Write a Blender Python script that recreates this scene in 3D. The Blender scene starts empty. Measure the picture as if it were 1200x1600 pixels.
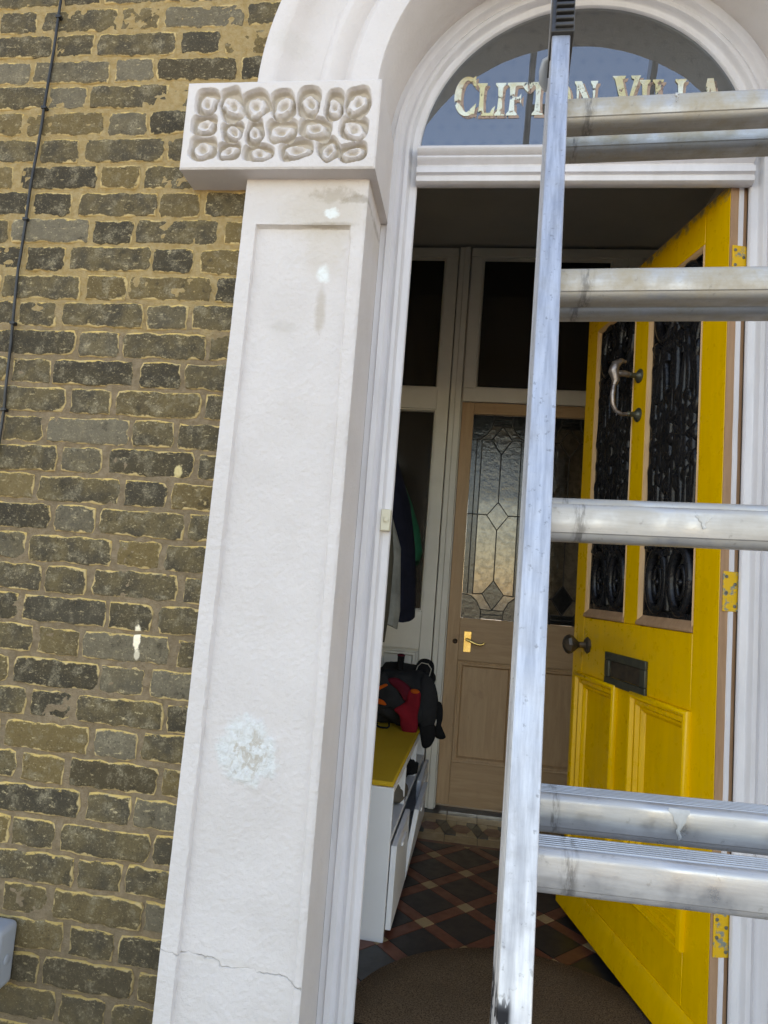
import bpy, math, random
import numpy as np
from mathutils import Vector, Matrix, noise as mn
from mathutils.geometry import tessellate_polygon
random.seed(7); rng = np.random.default_rng(7)
C = bpy.context.scene.collection
R = math.radians

# ------------------------------------------------------------------ camera, sky, sun, exposure
sc = bpy.context.scene
cam_d = bpy.data.cameras.new('camera'); cam = bpy.data.objects.new('camera', cam_d); C.objects.link(cam)
sc.camera = cam
cam_d.sensor_fit = 'VERTICAL'; cam_d.sensor_height = 36.0; cam_d.lens = 1070.0 / 1600 * 36.0
cam_d.clip_start = 0.02; cam_d.clip_end = 1500
ya, pi_, ro = -0.1369, 0.0990, 0.0775
fw = Vector((math.sin(ya) * math.cos(pi_), math.cos(ya) * math.cos(pi_), math.sin(pi_)))
r0 = Vector((math.cos(ya), -math.sin(ya), 0)); u0 = r0.cross(fw)
rt = r0 * math.cos(ro) + u0 * math.sin(ro); up = u0 * math.cos(ro) - r0 * math.sin(ro)
M = Matrix((rt, up, -fw)).transposed().to_4x4(); M.translation = Vector((0.9917, -1.5881, 1.11))
cam.matrix_world = M

world = bpy.data.worlds.new('World'); sc.world = world; world.use_nodes = True
wn = world.node_tree.nodes; wl = world.node_tree.links
SUN_EL, SUN_AZ = R(46), R(12)          # behind the house, a little to the right
sky = wn.new('ShaderNodeTexSky'); sky.sky_type = 'NISHITA'; sky.sun_disc = False
sky.sun_elevation = SUN_EL; sky.sun_rotation = SUN_AZ
sky.air_density = 1.0; sky.dust_density = 0.3; sky.ozone_density = 2.2
wl.new(sky.outputs[0], wn['Background'].inputs[0]); wn['Background'].inputs[1].default_value = 0.15
sun_d = bpy.data.lights.new('sun', 'SUN'); sun_d.energy = 3.6; sun_d.angle = R(0.5); sun_d.color = (1.0, 0.94, 0.85)
sun = bpy.data.objects.new('sun', sun_d); C.objects.link(sun)
sdir = Vector((math.sin(SUN_AZ) * math.cos(SUN_EL), math.cos(SUN_AZ) * math.cos(SUN_EL), math.sin(SUN_EL)))
sun.rotation_euler = (-sdir).to_track_quat('-Z', 'Y').to_euler(); sun.location = (3, 12, 12)
vs = sc.view_settings; vs.view_transform = 'Standard'; vs.look = 'None'; vs.gamma = 1.0; vs.exposure = 2.15
vs.use_curve_mapping = False
vs.use_white_balance = True; vs.white_balance_temperature = 9300; vs.white_balance_tint = 16
sc.render.engine = 'CYCLES'; sc.cycles.use_denoising = True
sc.cycles.max_bounces = 10; sc.cycles.diffuse_bounces = 6; sc.cycles.transparent_max_bounces = 16
sc.cycles.sample_clamp_indirect = 6.0

# ------------------------------------------------------------------ node helpers
class NT:
    def __init__(s, name):
        s.m = bpy.data.materials.new(name); s.m.use_nodes = True
        s.n = s.m.node_tree.nodes; s.l = s.m.node_tree.links
        s.b = s.n['Principled BSDF']; s.out = s.n['Material Output']
        s._pos = None
    def pos(s):
        if s._pos is None: s._pos = s.n.new('ShaderNodeNewGeometry').outputs['Position']
        return s._pos
    def obj(s): return s.n.new('ShaderNodeTexCoord').outputs['Object']
    def set(s, sock, v):
        i = s.b.inputs[sock]
        if hasattr(v, 'is_output'): s.l.new(v, i)
        else: i.default_value = (*v, 1) if isinstance(v, tuple) and len(v) == 3 and sock != 'Normal' else v
    def math(s, op, a, b=None, c=None):
        n = s.n.new('ShaderNodeMath'); n.operation = op
        for k, v in enumerate((a, b, c)):
            if v is None: continue
            if hasattr(v, 'is_output'): s.l.new(v, n.inputs[k])
            else: n.inputs[k].default_value = v
        return n.outputs[0]
    def scale(s, vec, sc_):
        n = s.n.new('ShaderNodeVectorMath'); n.operation = 'MULTIPLY'; s.l.new(vec, n.inputs[0]); n.inputs[1].default_value = sc_
        return n.outputs[0]
    def add(s, vec, v2):
        n = s.n.new('ShaderNodeVectorMath'); n.operation = 'ADD'; s.l.new(vec, n.inputs[0])
        if hasattr(v2, 'is_output'): s.l.new(v2, n.inputs[1])
        else: n.inputs[1].default_value = v2
        return n.outputs[0]
    def noise(s, vec, scale, detail=4, rough=.55, out='Fac', dist=0):
        n = s.n.new('ShaderNodeTexNoise'); s.l.new(vec, n.inputs['Vector'])
        n.inputs['Scale'].default_value = scale; n.inputs['Detail'].default_value = detail
        n.inputs['Roughness'].default_value = rough; n.inputs['Distortion'].default_value = dist
        return n.outputs[out]
    def ramp(s, fac, lo, hi, a=0.0, b=1.0):
        n = s.n.new('ShaderNodeMapRange'); n.interpolation_type = 'SMOOTHSTEP'
        s.l.new(fac, n.inputs['Value'])
        for nm, v_ in (('From Min', lo), ('From Max', hi)):
            if hasattr(v_, 'is_output'): s.l.new(v_, n.inputs[nm])
            else: n.inputs[nm].default_value = v_
        n.inputs['To Min'].default_value = a; n.inputs['To Max'].default_value = b
        return n.outputs[0]
    def mix(s, fac, a, b, mode='MIX'):
        n = s.n.new('ShaderNodeMix'); n.data_type = 'RGBA'; n.blend_type = mode
        for sock, v in ((n.inputs[0], fac), (n.inputs[6], a), (n.inputs[7], b)):
            if hasattr(v, 'is_output'): s.l.new(v, sock)
            else: sock.default_value = (*v, 1) if isinstance(v, tuple) else v
        return n.outputs[2]
    def bump(s, h, strength=.3, dist=.002, prev=None):
        n = s.n.new('ShaderNodeBump'); s.l.new(h, n.inputs['Height']); n.inputs['Strength'].default_value = strength
        n.inputs['Distance'].default_value = dist
        if prev: s.l.new(prev, n.inputs['Normal'])
        return n.outputs[0]
    def sep(s, vec):
        n = s.n.new('ShaderNodeSeparateXYZ'); s.l.new(vec, n.inputs[0]); return n.outputs
    def rand(s): return s.n.new('ShaderNodeObjectInfo').outputs['Random']
    def attr(s, name):
        n = s.n.new('ShaderNodeAttribute'); n.attribute_name = name; return n.outputs['Fac']
    def blob(s, cx, cz, sx, sz, soft=.35, wob=.5, nscale=30):
        """irregular patch on a facade surface round world (cx, cz)"""
        p = s.sep(s.pos())
        dx = s.math('DIVIDE', s.math('SUBTRACT', p[0], cx), sx); dz = s.math('DIVIDE', s.math('SUBTRACT', p[2], cz), sz)
        d = s.math('SQRT', s.math('ADD', s.math('MULTIPLY', dx, dx), s.math('MULTIPLY', dz, dz)))
        n = s.math('MULTIPLY', s.math('SUBTRACT', s.noise(s.pos(), nscale, 5, .65), .5), wob * 2)
        return s.ramp(s.math('ADD', d, n), 1.0 + soft / 2, 1.0 - soft / 2)

def paint(name, c, c2=None, nscale=8, rough=.5, bump=.15, bscale=160, bdist=.001, metal=0, stretch=None, spec=.5, lo=.35, hi=.7):
    t = NT(name); v = t.obj()
    if stretch: v = t.scale(v, stretch)
    c2 = c2 or tuple(x * .85 for x in c)
    f = t.ramp(t.noise(v, nscale, 6, .6), lo, hi)
    t.set('Base Color', t.mix(f, c, c2)); t.set('Metallic', metal)
    t.set('Roughness', t.ramp(t.noise(v, nscale * 3, 4), .2, .8, rough - .08, rough + .08)); t.set('Specular IOR Level', spec)
    if bump: t.set('Normal', t.bump(t.noise(v, bscale, 4, .6), bump, bdist))
    return t.m

MAT = {}
def build_materials():
    # --- brick
    t = NT('stock_brick'); p = t.pos(); rnd = t.rand()
    q = t.add(p, t.scale(t.n.new('ShaderNodeObjectInfo').outputs['Location'], (3.1, 1, 2.3)))
    n1 = t.noise(q, 14, 6, .62); n2 = t.noise(q, 62, 7, .7); n3 = t.noise(q, 210, 5, .7); n4 = t.noise(t.scale(q, (1, 1, 2.5)), 34, 7, .75)
    n5 = t.noise(q, 24, 5, .6)
    c = t.mix(t.ramp(n1, .36, .64), (.058, .054, .047), (.108, .092, .060))
    c = t.mix(t.ramp(rnd, .55, 1.0, 0, .9), c, t.mix(n2, (.095, .09, .08), (.17, .165, .15)))
    c = t.mix(t.ramp(t.math('FRACT', t.math('MULTIPLY', rnd, 7.3)), .75, .95, 0, .8), c, t.mix(n2, (.115, .085, .042), (.17, .135, .07)))
    c = t.mix(t.ramp(t.math('FRACT', t.math('MULTIPLY', rnd, 13.7)), .70, .9, 0, .75), c, (.036, .034, .031))
    c = t.mix(t.math('MULTIPLY', t.ramp(n5, .50, .66), t.ramp(n3, .38, .62, .15, .8)), c, (.21, .20, .17))
    c = t.mix(t.ramp(n2, .57, .70, 0, .75), c, (.25, .225, .165))
    c = t.mix(t.ramp(n3, .58, .72, 0, .8), c, (.40, .37, .30))
    c = t.mix(t.ramp(n4, .58, .68, 0, .75), c, (.50, .45, .33))
    c = t.mix(t.ramp(n5, .42, .30, 0, .7), c, (.030, .028, .025))
    c = t.mix(t.ramp(n3, .42, .30, 0, .9), c, (.016, .015, .013)); c = t.mix(t.ramp(n4, .37, .28, 0, .75), c, (.026, .024, .021))
    rim = t.attr('rim'); top = t.attr('rimtop')
    e = t.math('ADD', rim, t.math('MULTIPLY', t.math('SUBTRACT', n5, .5), 3.2))
    c = t.mix(t.ramp(e, .42, .06, 0, .9), c, t.mix(n2, (.40, .33, .20), (.60, .50, .31)))
    e2 = t.math('ADD', top, t.math('MULTIPLY', t.math('SUBTRACT', n4, .5), 3.0))
    c = t.mix(t.ramp(e2, .52, .20, 0, .9), c, t.mix(n3, (.60, .49, .25), (.48, .34, .12)))
    # old splash of paint low on the wall and a pale spot
    for b in ((.196, .925, .0085, .030, 1.0), (.20, .885, .007, .012, .55), (.255, 1.335, .010, .016, .75)):
        c = t.mix(t.math('MULTIPLY', t.blob(b[0], b[1], b[2], b[3], .4, .55, 70), b[4]), c, (.80, .80, .78) if b[1] < 1.2 else (.62, .56, .36))
    c = t.mix(t.ramp(t.sep(p)[2], .55, .05, 0, .45), c, (.05, .042, .030)); c = t.mix(1.0, c, (1.40, 1.23, .95), 'MULTIPLY')  # bricks darken towards the ground: shade at the wall foot put into the colour
    t.set('Base Color', c); t.set('Roughness', .88); t.set('Specular IOR Level', .25)
    h = t.math('ADD', t.math('MULTIPLY', n2, 1.0), t.math('MULTIPLY', n3, .6))
    t.set('Normal', t.bump(h, 1.0, .0045)); MAT['brick'] = t.m
    # --- mortar : ochre repointing above, brown older mortar below
    t = NT('mortar'); p = t.pos(); z = t.sep(p)[2]
    n1 = t.noise(p, 9, 5, .6); n2 = t.noise(p, 55, 6, .65); n3 = t.noise(p, 300, 3, .6)
    zz = t.math('ADD', z, t.math('MULTIPLY', t.math('SUBTRACT', n1, .5), .55))
    up_ = t.mix(t.ramp(n2, .3, .72), (.40, .27, .115), (.50, .37, .20))
    lo_ = t.mix(t.ramp(n2, .3, .72), (.24, .172, .105), (.36, .27, .175))
    lo_ = t.mix(t.ramp(n1, .35, .75, 0, .5), lo_, (.20, .155, .10))
    c = t.mix(t.ramp(zz, 1.62, 1.80), lo_, up_)
    c = t.mix(t.ramp(z, .42, .05, 0, .55), c, (.13, .10, .065))  # mortar painted darker low down to match the shade on the bricks
    c = t.mix(t.ramp(n3, .3, .2, 0, .6), c, (.10, .075, .04)); c = t.mix(t.ramp(n2, .3, .22, 0, .55), c, (.09, .07, .045))
    t.set('Base Color', c); t.set('Roughness', .95); t.set('Specular IOR Level', .15)
    t.set('Normal', t.bump(t.math('ADD', n2, t.math('MULTIPLY', n3, .7)), 1.0, .008)); MAT['mortar'] = t.m
    # --- painted render (pilaster, capital, arch)
    t = NT('painted_render'); p = t.pos()
    n1 = t.noise(p, 5, 5, .6); n2 = t.noise(p, 90, 5, .6); n3 = t.noise(p, 340, 3, .6)
    c = t.mix(t.ramp(n1, .3, .75), (.68, .635, .62), (.62, .575, .555))
    c = t.mix(t.ramp(n2, .62, .8, 0, .35), c, (.62, .575, .51))
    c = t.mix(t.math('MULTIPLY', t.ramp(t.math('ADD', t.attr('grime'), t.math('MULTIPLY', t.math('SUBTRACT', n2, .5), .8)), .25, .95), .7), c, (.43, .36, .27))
    # grime streaks under the capital, brown run-off, filler patches, crack
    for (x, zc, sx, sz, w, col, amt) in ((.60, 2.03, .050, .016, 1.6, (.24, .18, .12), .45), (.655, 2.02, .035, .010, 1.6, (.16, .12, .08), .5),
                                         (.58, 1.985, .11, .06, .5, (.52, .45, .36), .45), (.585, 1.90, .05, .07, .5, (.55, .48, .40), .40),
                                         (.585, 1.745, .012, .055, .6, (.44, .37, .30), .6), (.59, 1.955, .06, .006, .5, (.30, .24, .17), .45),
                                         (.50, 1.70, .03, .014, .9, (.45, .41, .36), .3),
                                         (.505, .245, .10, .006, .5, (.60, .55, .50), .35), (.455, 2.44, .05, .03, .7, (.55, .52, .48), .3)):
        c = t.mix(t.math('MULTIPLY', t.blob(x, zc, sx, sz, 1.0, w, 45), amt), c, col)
    A = t.blob(.507, .698, .066, .070, .40, .70, 24); Ain = t.math('MULTIPLY', A, t.math('MULTIPLY', t.blob(.510, .692, .046, .056, .5, .5, 30), t.ramp(t.noise(t.scale(p, (1, 1, .6)), 42, 6, .7, dist=.8), .50, .58)))
    B = t.blob(.592, 1.985, .019, .013, .5, .9, 38); Cc = t.blob(.585, 1.835, .015, .020, .9, .8, 38)
    c = t.mix(A, c, t.mix(t.ramp(n2, .35, .6), (.73, .745, .745), (.66, .665, .655)))
    c = t.mix(t.math('MULTIPLY', Ain, .75), c, (.50, .44, .37))
    c = t.mix(t.math('MULTIPLY', t.math('MAXIMUM', B, Cc), t.ramp(n2, .25, .55, .55, 1)), c, (.76, .79, .78))
    pz = t.sep(p); cl = t.math('ADD', t.math('ADD', pz[2], t.math('MULTIPLY', pz[0], .10)), t.math('MULTIPLY', t.math('SUBTRACT', t.noise(p, 16, 4, .6), .5), .05))
    crack = t.math('MULTIPLY', t.ramp(t.math('ABSOLUTE', t.math('SUBTRACT', cl, .293)), .0022, .0003), t.math('MULTIPLY', t.ramp(pz[1], -.02, -.03), t.ramp(t.noise(p, 22, 3), .38, .6, .15, 1)))
    c = t.mix(t.math('MULTIPLY', crack, .4), c, (.52, .50, .49))
    t.set('Base Color', c); t.set('Roughness', .62); t.set('Specular IOR Level', .35)
    h = t.math('ADD', t.math('ADD', t.math('MULTIPLY', n2, .8), t.math('MULTIPLY', n3, .35)),
               t.math('SUBTRACT', t.math('MULTIPLY', t.math('MULTIPLY', A, n2), 1.2), t.math('MULTIPLY', crack, 1.5)))
    t.set('Normal', t.bump(h, .8, .0035)); MAT['render'] = t.m
    # --- gloss white paint on the frame
    t = NT('white_gloss_paint'); p = t.pos(); n1 = t.noise(t.scale(p, (1, 1, .25)), 16, 6, .65); n2 = t.noise(p, 120, 4, .6); n0 = t.noise(t.scale(p, (8, 8, .6)), 20, 4, .6)
    c = t.mix(t.ramp(n1, .3, .75), (.68, .665, .69), (.60, .585, .60)); c = t.mix(t.ramp(n2, .68, .82, 0, .5), c, (.48, .44, .38))
    c = t.mix(t.ramp(n0, .66, .8, 0, .35), c, (.50, .48, .46))
    t.set('Base Color', c); t.set('Roughness', .38); t.set('Normal', t.bump(t.math('ADD', t.math('MULTIPLY', n1, 1.5), n2), .28, .0016)); MAT['gloss'] = t.m
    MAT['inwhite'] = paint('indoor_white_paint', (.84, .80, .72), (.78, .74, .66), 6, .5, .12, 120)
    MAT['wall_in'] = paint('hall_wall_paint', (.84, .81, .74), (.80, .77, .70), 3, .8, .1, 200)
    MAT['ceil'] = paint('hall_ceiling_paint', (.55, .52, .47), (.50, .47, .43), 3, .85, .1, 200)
    # --- yellow door paint with worn top edge
    t = NT('yellow_gloss_paint'); v = t.obj(); s = t.sep(v)
    n1 = t.noise(t.scale(v, (1, 1, .12)), 40, 5, .6); n2 = t.noise(v, 25, 6, .65); n3 = t.noise(v, 150, 4, .6)
    c = t.mix(t.ramp(n1, .3, .75), (.78, .44, .002), (.70, .385, .002))
    wear = t.math('MULTIPLY', t.ramp(t.math('ADD', s[2], t.math('MULTIPLY', t.math('SUBTRACT', n2, .5), .10)), 2.175, 2.205), t.ramp(n2, .40, .58))
    c = t.mix(t.math('MULTIPLY', wear, .85), c, (.10, .11, .10))
    c = t.mix(t.ramp(n3, .70, .80, 0, .6), c, (.52, .47, .30))
    n4 = t.noise(t.scale(v, (1, 1, .25)), 9, 6, .7); c = t.mix(t.ramp(n4, .52, .72, 0, .35), c, (.50, .26, .004))
    dx = t.math('DIVIDE', t.math('SUBTRACT', s[0], .60), .30); dz = t.math('DIVIDE', t.math('SUBTRACT', s[2], .93), .10)
    gd = t.math('SQRT', t.math('ADD', t.math('MULTIPLY', dx, dx), t.math('MULTIPLY', dz, dz)))
    c = t.mix(t.math('MULTIPLY', t.ramp(t.math('ADD', gd, t.math('MULTIPLY', t.math('SUBTRACT', n2, .5), 1.4)), 1.1, .4), .28), c, (.30, .18, .02))
    t.set('Base Color', c); t.set('Roughness', t.ramp(n2, .3, .7, .24, .42)); t.set('Normal', t.bump(t.math('ADD', n1, t.math('MULTIPLY', n3, .25)), .16, .0014)); MAT['yellow'] = t.m
    MAT['yellow_worn'] = paint('worn_yellow_hinge_paint', (.72, .41, .01), (.20, .23, .20), 55, .45, .3, 200, lo=.52, hi=.64)
    # --- woods
    def wood(name, a, b, dirt, axis=(9, 9, .9), rough=.55):
        t = NT(name); v = t.scale(t.obj(), axis)
        n1 = t.noise(v, 5, 7, .62, dist=.7); n2 = t.noise(v, 26, 5, .6); n3 = t.noise(t.obj(), 9, 5, .6)
        c = t.mix(t.ramp(n1, .3, .7), a, b); c = t.mix(t.ramp(n2, .58, .75, 0, .4), c, tuple(x * .6 for x in b))
        c = t.mix(t.ramp(n3, .58, .78, 0, .6), c, dirt)
        t.set('Base Color', c); t.set('Roughness', rough); t.set('Normal', t.bump(n2, .2, .001)); return t.m
    MAT['pine'] = wood('stripped_pine', (.57, .365, .205), (.49, .30, .16), (.36, .205, .11))
    MAT['pine_h'] = wood('stripped_pine_rail', (.55, .35, .195), (.47, .285, .15), (.34, .195, .105), (.9, 9, 9))
    MAT['bare'] = wood('bare_door_edge', (.40, .235, .135), (.31, .17, .09), (.20, .12, .075))
    MAT['bead'] = wood('sanded_glazing_bead', (.60, .38, .19), (.52, .30, .14), (.40, .24, .12))
    # --- glass
    def glass(name, dark, trans, tr_amt, rough, bscale, bdist, bs=.6, cross=False, trl=None, ior=1.5, rk=1.0, tint=(1, 1, 1)):
        t = NT(name); n = t.n; l = t.l; v = t.obj()
        nz = t.noise(v, bscale, 4, .6)
        nrm = t.bump(nz, bs, bdist)
        dif = n.new('ShaderNodeBsdfDiffuse'); dif.inputs[0].default_value = (*dark, 1)
        if cross:
            pp = t.sep(t.pos()); a = .047
            zc = t.math('DIVIDE', pp[2], a); row = t.math('FLOOR', zc)
            xc = t.math('ADD', t.math('DIVIDE', pp[0], a), t.math('MULTIPLY', row, .5))
            fx = t.math('ABSOLUTE', t.math('SUBTRACT', t.math('FRACT', xc), .5)); fz = t.math('ABSOLUTE', t.math('SUBTRACT', t.math('FRACT', zc), .5))
            arm = t.math('MULTIPLY', t.ramp(t.math('MINIMUM', fx, fz), .07, .04), t.ramp(t.math('MAXIMUM', fx, fz), .22, .18))
            l.new(t.mix(t.math('MULTIPLY', arm, .55), dark, (.012, .012, .012)), dif.inputs[0])
        tr = n.new('ShaderNodeBsdfTransparent') if not trl else n.new('ShaderNodeBsdfRefraction'); tr.inputs[0].default_value = (*trans, 1)
        if trl:
            tr.inputs['IOR'].default_value = 1.12; tr.inputs['Roughness'].default_value = .28; l.new(nrm, tr.inputs['Normal'])
            l.new(t.mix(t.ramp(nz, .35, .65), trans, tuple(x * .7 for x in trans)), tr.inputs[0])
        m1 = n.new('ShaderNodeMixShader'); m1.inputs[0].default_value = tr_amt; l.new(dif.outputs[0], m1.inputs[1]); l.new(tr.outputs[0], m1.inputs[2])
        gl = n.new('ShaderNodeBsdfGlossy'); gl.inputs['Roughness'].default_value = rough; l.new(nrm, gl.inputs['Normal'])
        fr = n.new('ShaderNodeFresnel'); fr.inputs[0].default_value = 2.6 if cross else ior; l.new(nrm, fr.inputs['Normal'])
        m2 = n.new('ShaderNodeMixShader'); l.new(t.math('MULTIPLY', fr.outputs[0], rk), m2.inputs[0]); gl.inputs[0].default_value = (*tint, 1); l.new(m1.outputs[0], m2.inputs[1]); l.new(gl.outputs[0], m2.inputs[2])
        l.new(m2.outputs[0], t.out.inputs[0]); return t.m
    MAT['fan_glass'] = glass('etched_fanlight_glass', (.075, .072, .066), (.5, .5, .5), .25, .0, 3, .0010, .3, True, tint=(.80, .90, 1.0))
    MAT['dark_glass'] = glass('obscured_dark_glass', (.020, .019, .018), (.4, .4, .4), .3, .12, 120, .0008, .5)
    MAT['door_glass'] = glass('door_light_glass', (.040, .039, .033), (.3, .28, .24), .10, .3, 60, .0008, .5, ior=1.12, rk=.25)
    MAT['lead_glass'] = glass('textured_leaded_glass', (.04, .039, .036), (.24, .232, .215), .88, .10, 45, .002, .9, trl=True)
    MAT['lead_dark'] = glass('dark_leaded_glass', (.03, .031, .033), (.25, .26, .26), .5, .12, 55, .0015, .8, trl=True)
    # --- metals etc
    t = NT('weathered_aluminium'); v = t.obj(); s1 = t.noise(t.scale(v, (6, 6, .5)), 22, 6, .65); s2 = t.noise(v, 30, 6, .7); s3 = t.noise(v, 190, 3, .6)
    c = t.mix(t.ramp(s1, .3, .7), (.60, .61, .64), (.38, .39, .42)); c = t.mix(t.ramp(s2, .52, .80, 0, .35), c, (.30, .29, .28)); c = t.mix(t.ramp(s3, .62, .74, 0, .6), c, (.20, .20, .20))
    t.set('Base Color', c); t.set('Metallic', .85); t.set('Roughness', t.ramp(s2, .3, .7, .42, .62)); t.set('Normal', t.bump(t.math('ADD', s1, s3), .14, .0010))
    sx = t.sep(v); scr = t.math('MULTIPLY', t.math('MULTIPLY', t.ramp(sx[2], -.43, -.42), t.ramp(sx[2], -.315, -.33)), t.ramp(t.noise(t.scale(v, (1, 1, .35)), 90, 4, .6), .53, .58))
    t.l.new(t.mix(t.math('MULTIPLY', scr, t.ramp(sx[0], -.011, -.014)), c, (.015, .015, .018)), t.b.inputs['Base Color'])
    MAT['alu'] = t.m
    t = NT('dirty_rung_aluminium'); v = t.obj(); s1 = t.noise(t.scale(v, (.6, 8, 8)), 18, 6, .65); s2 = t.noise(v, 22, 6, .7); s3 = t.noise(v, 160, 4, .65); rn = t.rand()
    c = t.mix(t.ramp(s1, .3, .7), (.54, .54, .55), (.42, .41, .41))
    c = t.mix(t.math('MULTIPLY', t.ramp(s2, .22, .80), t.ramp(t.sep(t.pos())[2], .95, 1.5, .12, 1.0)), c, (.37, .305, .21)); c = t.mix(t.ramp(s3, .62, .74, 0, .55), c, (.22, .20, .18))
    x = t.sep(v)[0]; ring = t.math('MULTIPLY', t.ramp(t.math('ABSOLUTE', t.math('SUBTRACT', x, t.math('ADD', .012, t.math('MULTIPLY', rn, .014)))), t.math('ADD', .003, t.math('MULTIPLY', rn, .007)), .001), t.ramp(t.noise(t.scale(v, (2.2, .5, .5)), 120, 4, .65), .42, .62))
    c = t.mix(t.math('MULTIPLY', ring, .65), c, (.11, .10, .09))
    t.set('Base Color', c); t.set('Metallic', t.ramp(s2, .36, .66, .75, .35)); t.set('Roughness', t.math('ADD', t.ramp(s2, .3, .7, .24, .46), t.ramp(t.sep(t.pos())[2], .9, 1.4, 0, .2))); t.set('Normal', t.bump(t.math('ADD', s1, s3), .12, .0008)); MAT['rung'] = t.m
    MAT['blackplastic'] = paint('black_plastic', (.018, .017, .017), (.05, .045, .04), 20, .5, .2, 200)
    MAT['greyplastic'] = paint('grey_plastic', (.33, .35, .38), (.30, .32, .35), 5, .38, .05, 300)
    MAT['cream'] = paint('aged_cream_plastic', (.66, .62, .48), (.60, .56, .43), 10, .4, .05, 200)
    MAT['iron'] = paint('black_gloss_iron', (.006, .006, .007), (.012, .012, .014), 12, .24, .5, 90, .003, spec=.28)
    MAT['bronze'] = paint('dull_bronze', (.13, .10, .075), (.07, .06, .05), 30, .42, .25, 160, metal=.8)
    MAT['tarnish'] = paint('tarnished_brass', (.085, .085, .062), (.05, .055, .045), 26, .42, .2, 160, metal=.55)
    MAT['pewter'] = paint('worn_silvery_bronze', (.34, .29, .27), (.16, .13, .115), 40, .38, .3, 160, metal=.8)
    MAT['brass'] = paint('polished_brass', (.80, .58, .22), (.62, .42, .14), 20, .2, .05, 160, metal=1)
    MAT['steel'] = paint('dull_screw_steel', (.22, .22, .19), (.10, .11, .10), 60, .5, .2, 200, metal=.7)
    t = NT('worn_gold_leaf'); p = t.pos(); n1 = t.noise(p, 26, 6, .7); n2 = t.noise(p, 110, 4, .6)
    t.set('Base Color', t.mix(t.ramp(t.noise(p, 9, 3), .40, .62), (.95, .86, .62), (.80, .62, .30))); t.set('Metallic', .9); t.set('Roughness', .22)
    t.set('Normal', t.bump(n1, .25, .005))
    gone = t.math('MAXIMUM', t.ramp(n1, .56, .575), t.ramp(n2, .80, .82)); t.set('Alpha', t.math('SUBTRACT', 1.0, gone)); MAT['gold'] = t.m
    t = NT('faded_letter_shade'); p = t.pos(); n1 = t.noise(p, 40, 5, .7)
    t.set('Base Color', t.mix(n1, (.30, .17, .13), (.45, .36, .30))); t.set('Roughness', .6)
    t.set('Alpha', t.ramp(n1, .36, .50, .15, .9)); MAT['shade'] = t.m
    def tile(name, a, b):
        t = NT(name); p = t.pos(); rn = t.rand(); n1 = t.noise(p, 20, 6, .65); n2 = t.noise(p, 140, 4, .6)
        c = t.mix(t.ramp(n1, .3, .7), a, b); c = t.mix(t.math('MULTIPLY', rn, .35), c, tuple(x * .7 for x in a)); c = t.mix(t.ramp(n2, .68, .8, 0, .35), c, (.30, .28, .25))
        t.set('Base Color', c); t.set('Roughness', t.ramp(n1, .3, .7, .30, .5)); t.set('Normal', t.bump(n2, .12, .001)); return t.m
    MAT['t_black'] = tile('black_tile', (.013, .013, .015), (.022, .021, .023)); MAT['t_red'] = tile('red_tile', (.17, .050, .028), (.13, .042, .025)); MAT['t_buff'] = tile('buff_tile', (.42, .28, .14), (.34, .23, .115))
    MAT['grout'] = paint('floor_grout', (.10, .085, .065), (.07, .06, .05), 40, .9, .3, 200)
    t = NT('coir'); p = t.pos(); n1 = t.noise(p, 6, 5, .6); n2 = t.noise(p, 260, 5, .75); n3 = t.noise(p, 90, 5, .75)
    c = t.mix(t.ramp(n2, .36, .64), (.075, .045, .025), (.30, .20, .12)); c = t.mix(t.ramp(n3, .42, .30, 0, .6), c, (.06, .04, .025)); c = t.mix(t.ramp(n1, .4, .7, 0, .35), c, (.11, .075, .045)); c = t.mix(t.ramp(n3, .76, .84, 0, .6), c, (.45, .40, .32))
    t.set('Base Color', c); t.set('Roughness', .95); t.set('Specular IOR Level', .1); t.set('Normal', t.bump(t.math('ADD', n2, n3), 1, .010)); MAT['coir'] = t.m
    MAT['pave'] = paint('paving', (.24, .22, .19), (.18, .165, .145), 1.5, .9, .3, 60, .004)
    MAT['stone'] = paint('step_stone', (.22, .20, .18), (.16, .15, .13), 7, .85, .3, 80, .003)
    MAT['cabwhite'] = paint('white_cabinet', (.72, .74, .77), (.69, .71, .74), 3, .42, .03, 200)
    t = NT('mustard_felt'); v = t.obj(); n2 = t.noise(v, 260, 4, .7); n1 = t.noise(v, 9, 4, .6)
    t.set('Base Color', t.mix(t.math('MULTIPLY', n1, n2), (.58, .37, .035), (.43, .26, .02))); t.set('Roughness', .95); t.set('Specular IOR Level', .1); t.set('Normal', t.bump(n2, .7, .002)); MAT['mustard'] = t.m
    def cloth(name, a, sc_=300): return paint(name, a, tuple(x * .7 for x in a), 14, .9, .5, sc_, .0015, spec=.15)
    MAT['navy'] = cloth('navy_cloth', (.012, .014, .026)); MAT['green'] = cloth('green_cloth', (.01, .115, .062)); MAT['olive'] = cloth('olive_grey_cloth', (.10, .095, .075))
    MAT['pale'] = cloth('pale_grey_lining', (.27, .28, .26)); MAT['blackcloth'] = cloth('black_cloth', (.012, .012, .013)); MAT['charcoal'] = cloth('charcoal_nylon', (.026, .027, .030))
    MAT['redcloth'] = cloth('crimson_knit', (.23, .012, .022), 420); MAT['maroon'] = cloth('maroon_cloth', (.11, .010, .020)); MAT['orange'] = cloth('orange_cloth', (.55, .10, .015)); MAT['greycap'] = cloth('grey_felt', (.14, .125, .105))
    MAT['piping'] = cloth('pale_piping', (.5, .48, .44)); MAT['cable'] = paint('black_cable', (.012, .012, .013), (.03, .03, .03), 20, .45, .1, 200)
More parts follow.
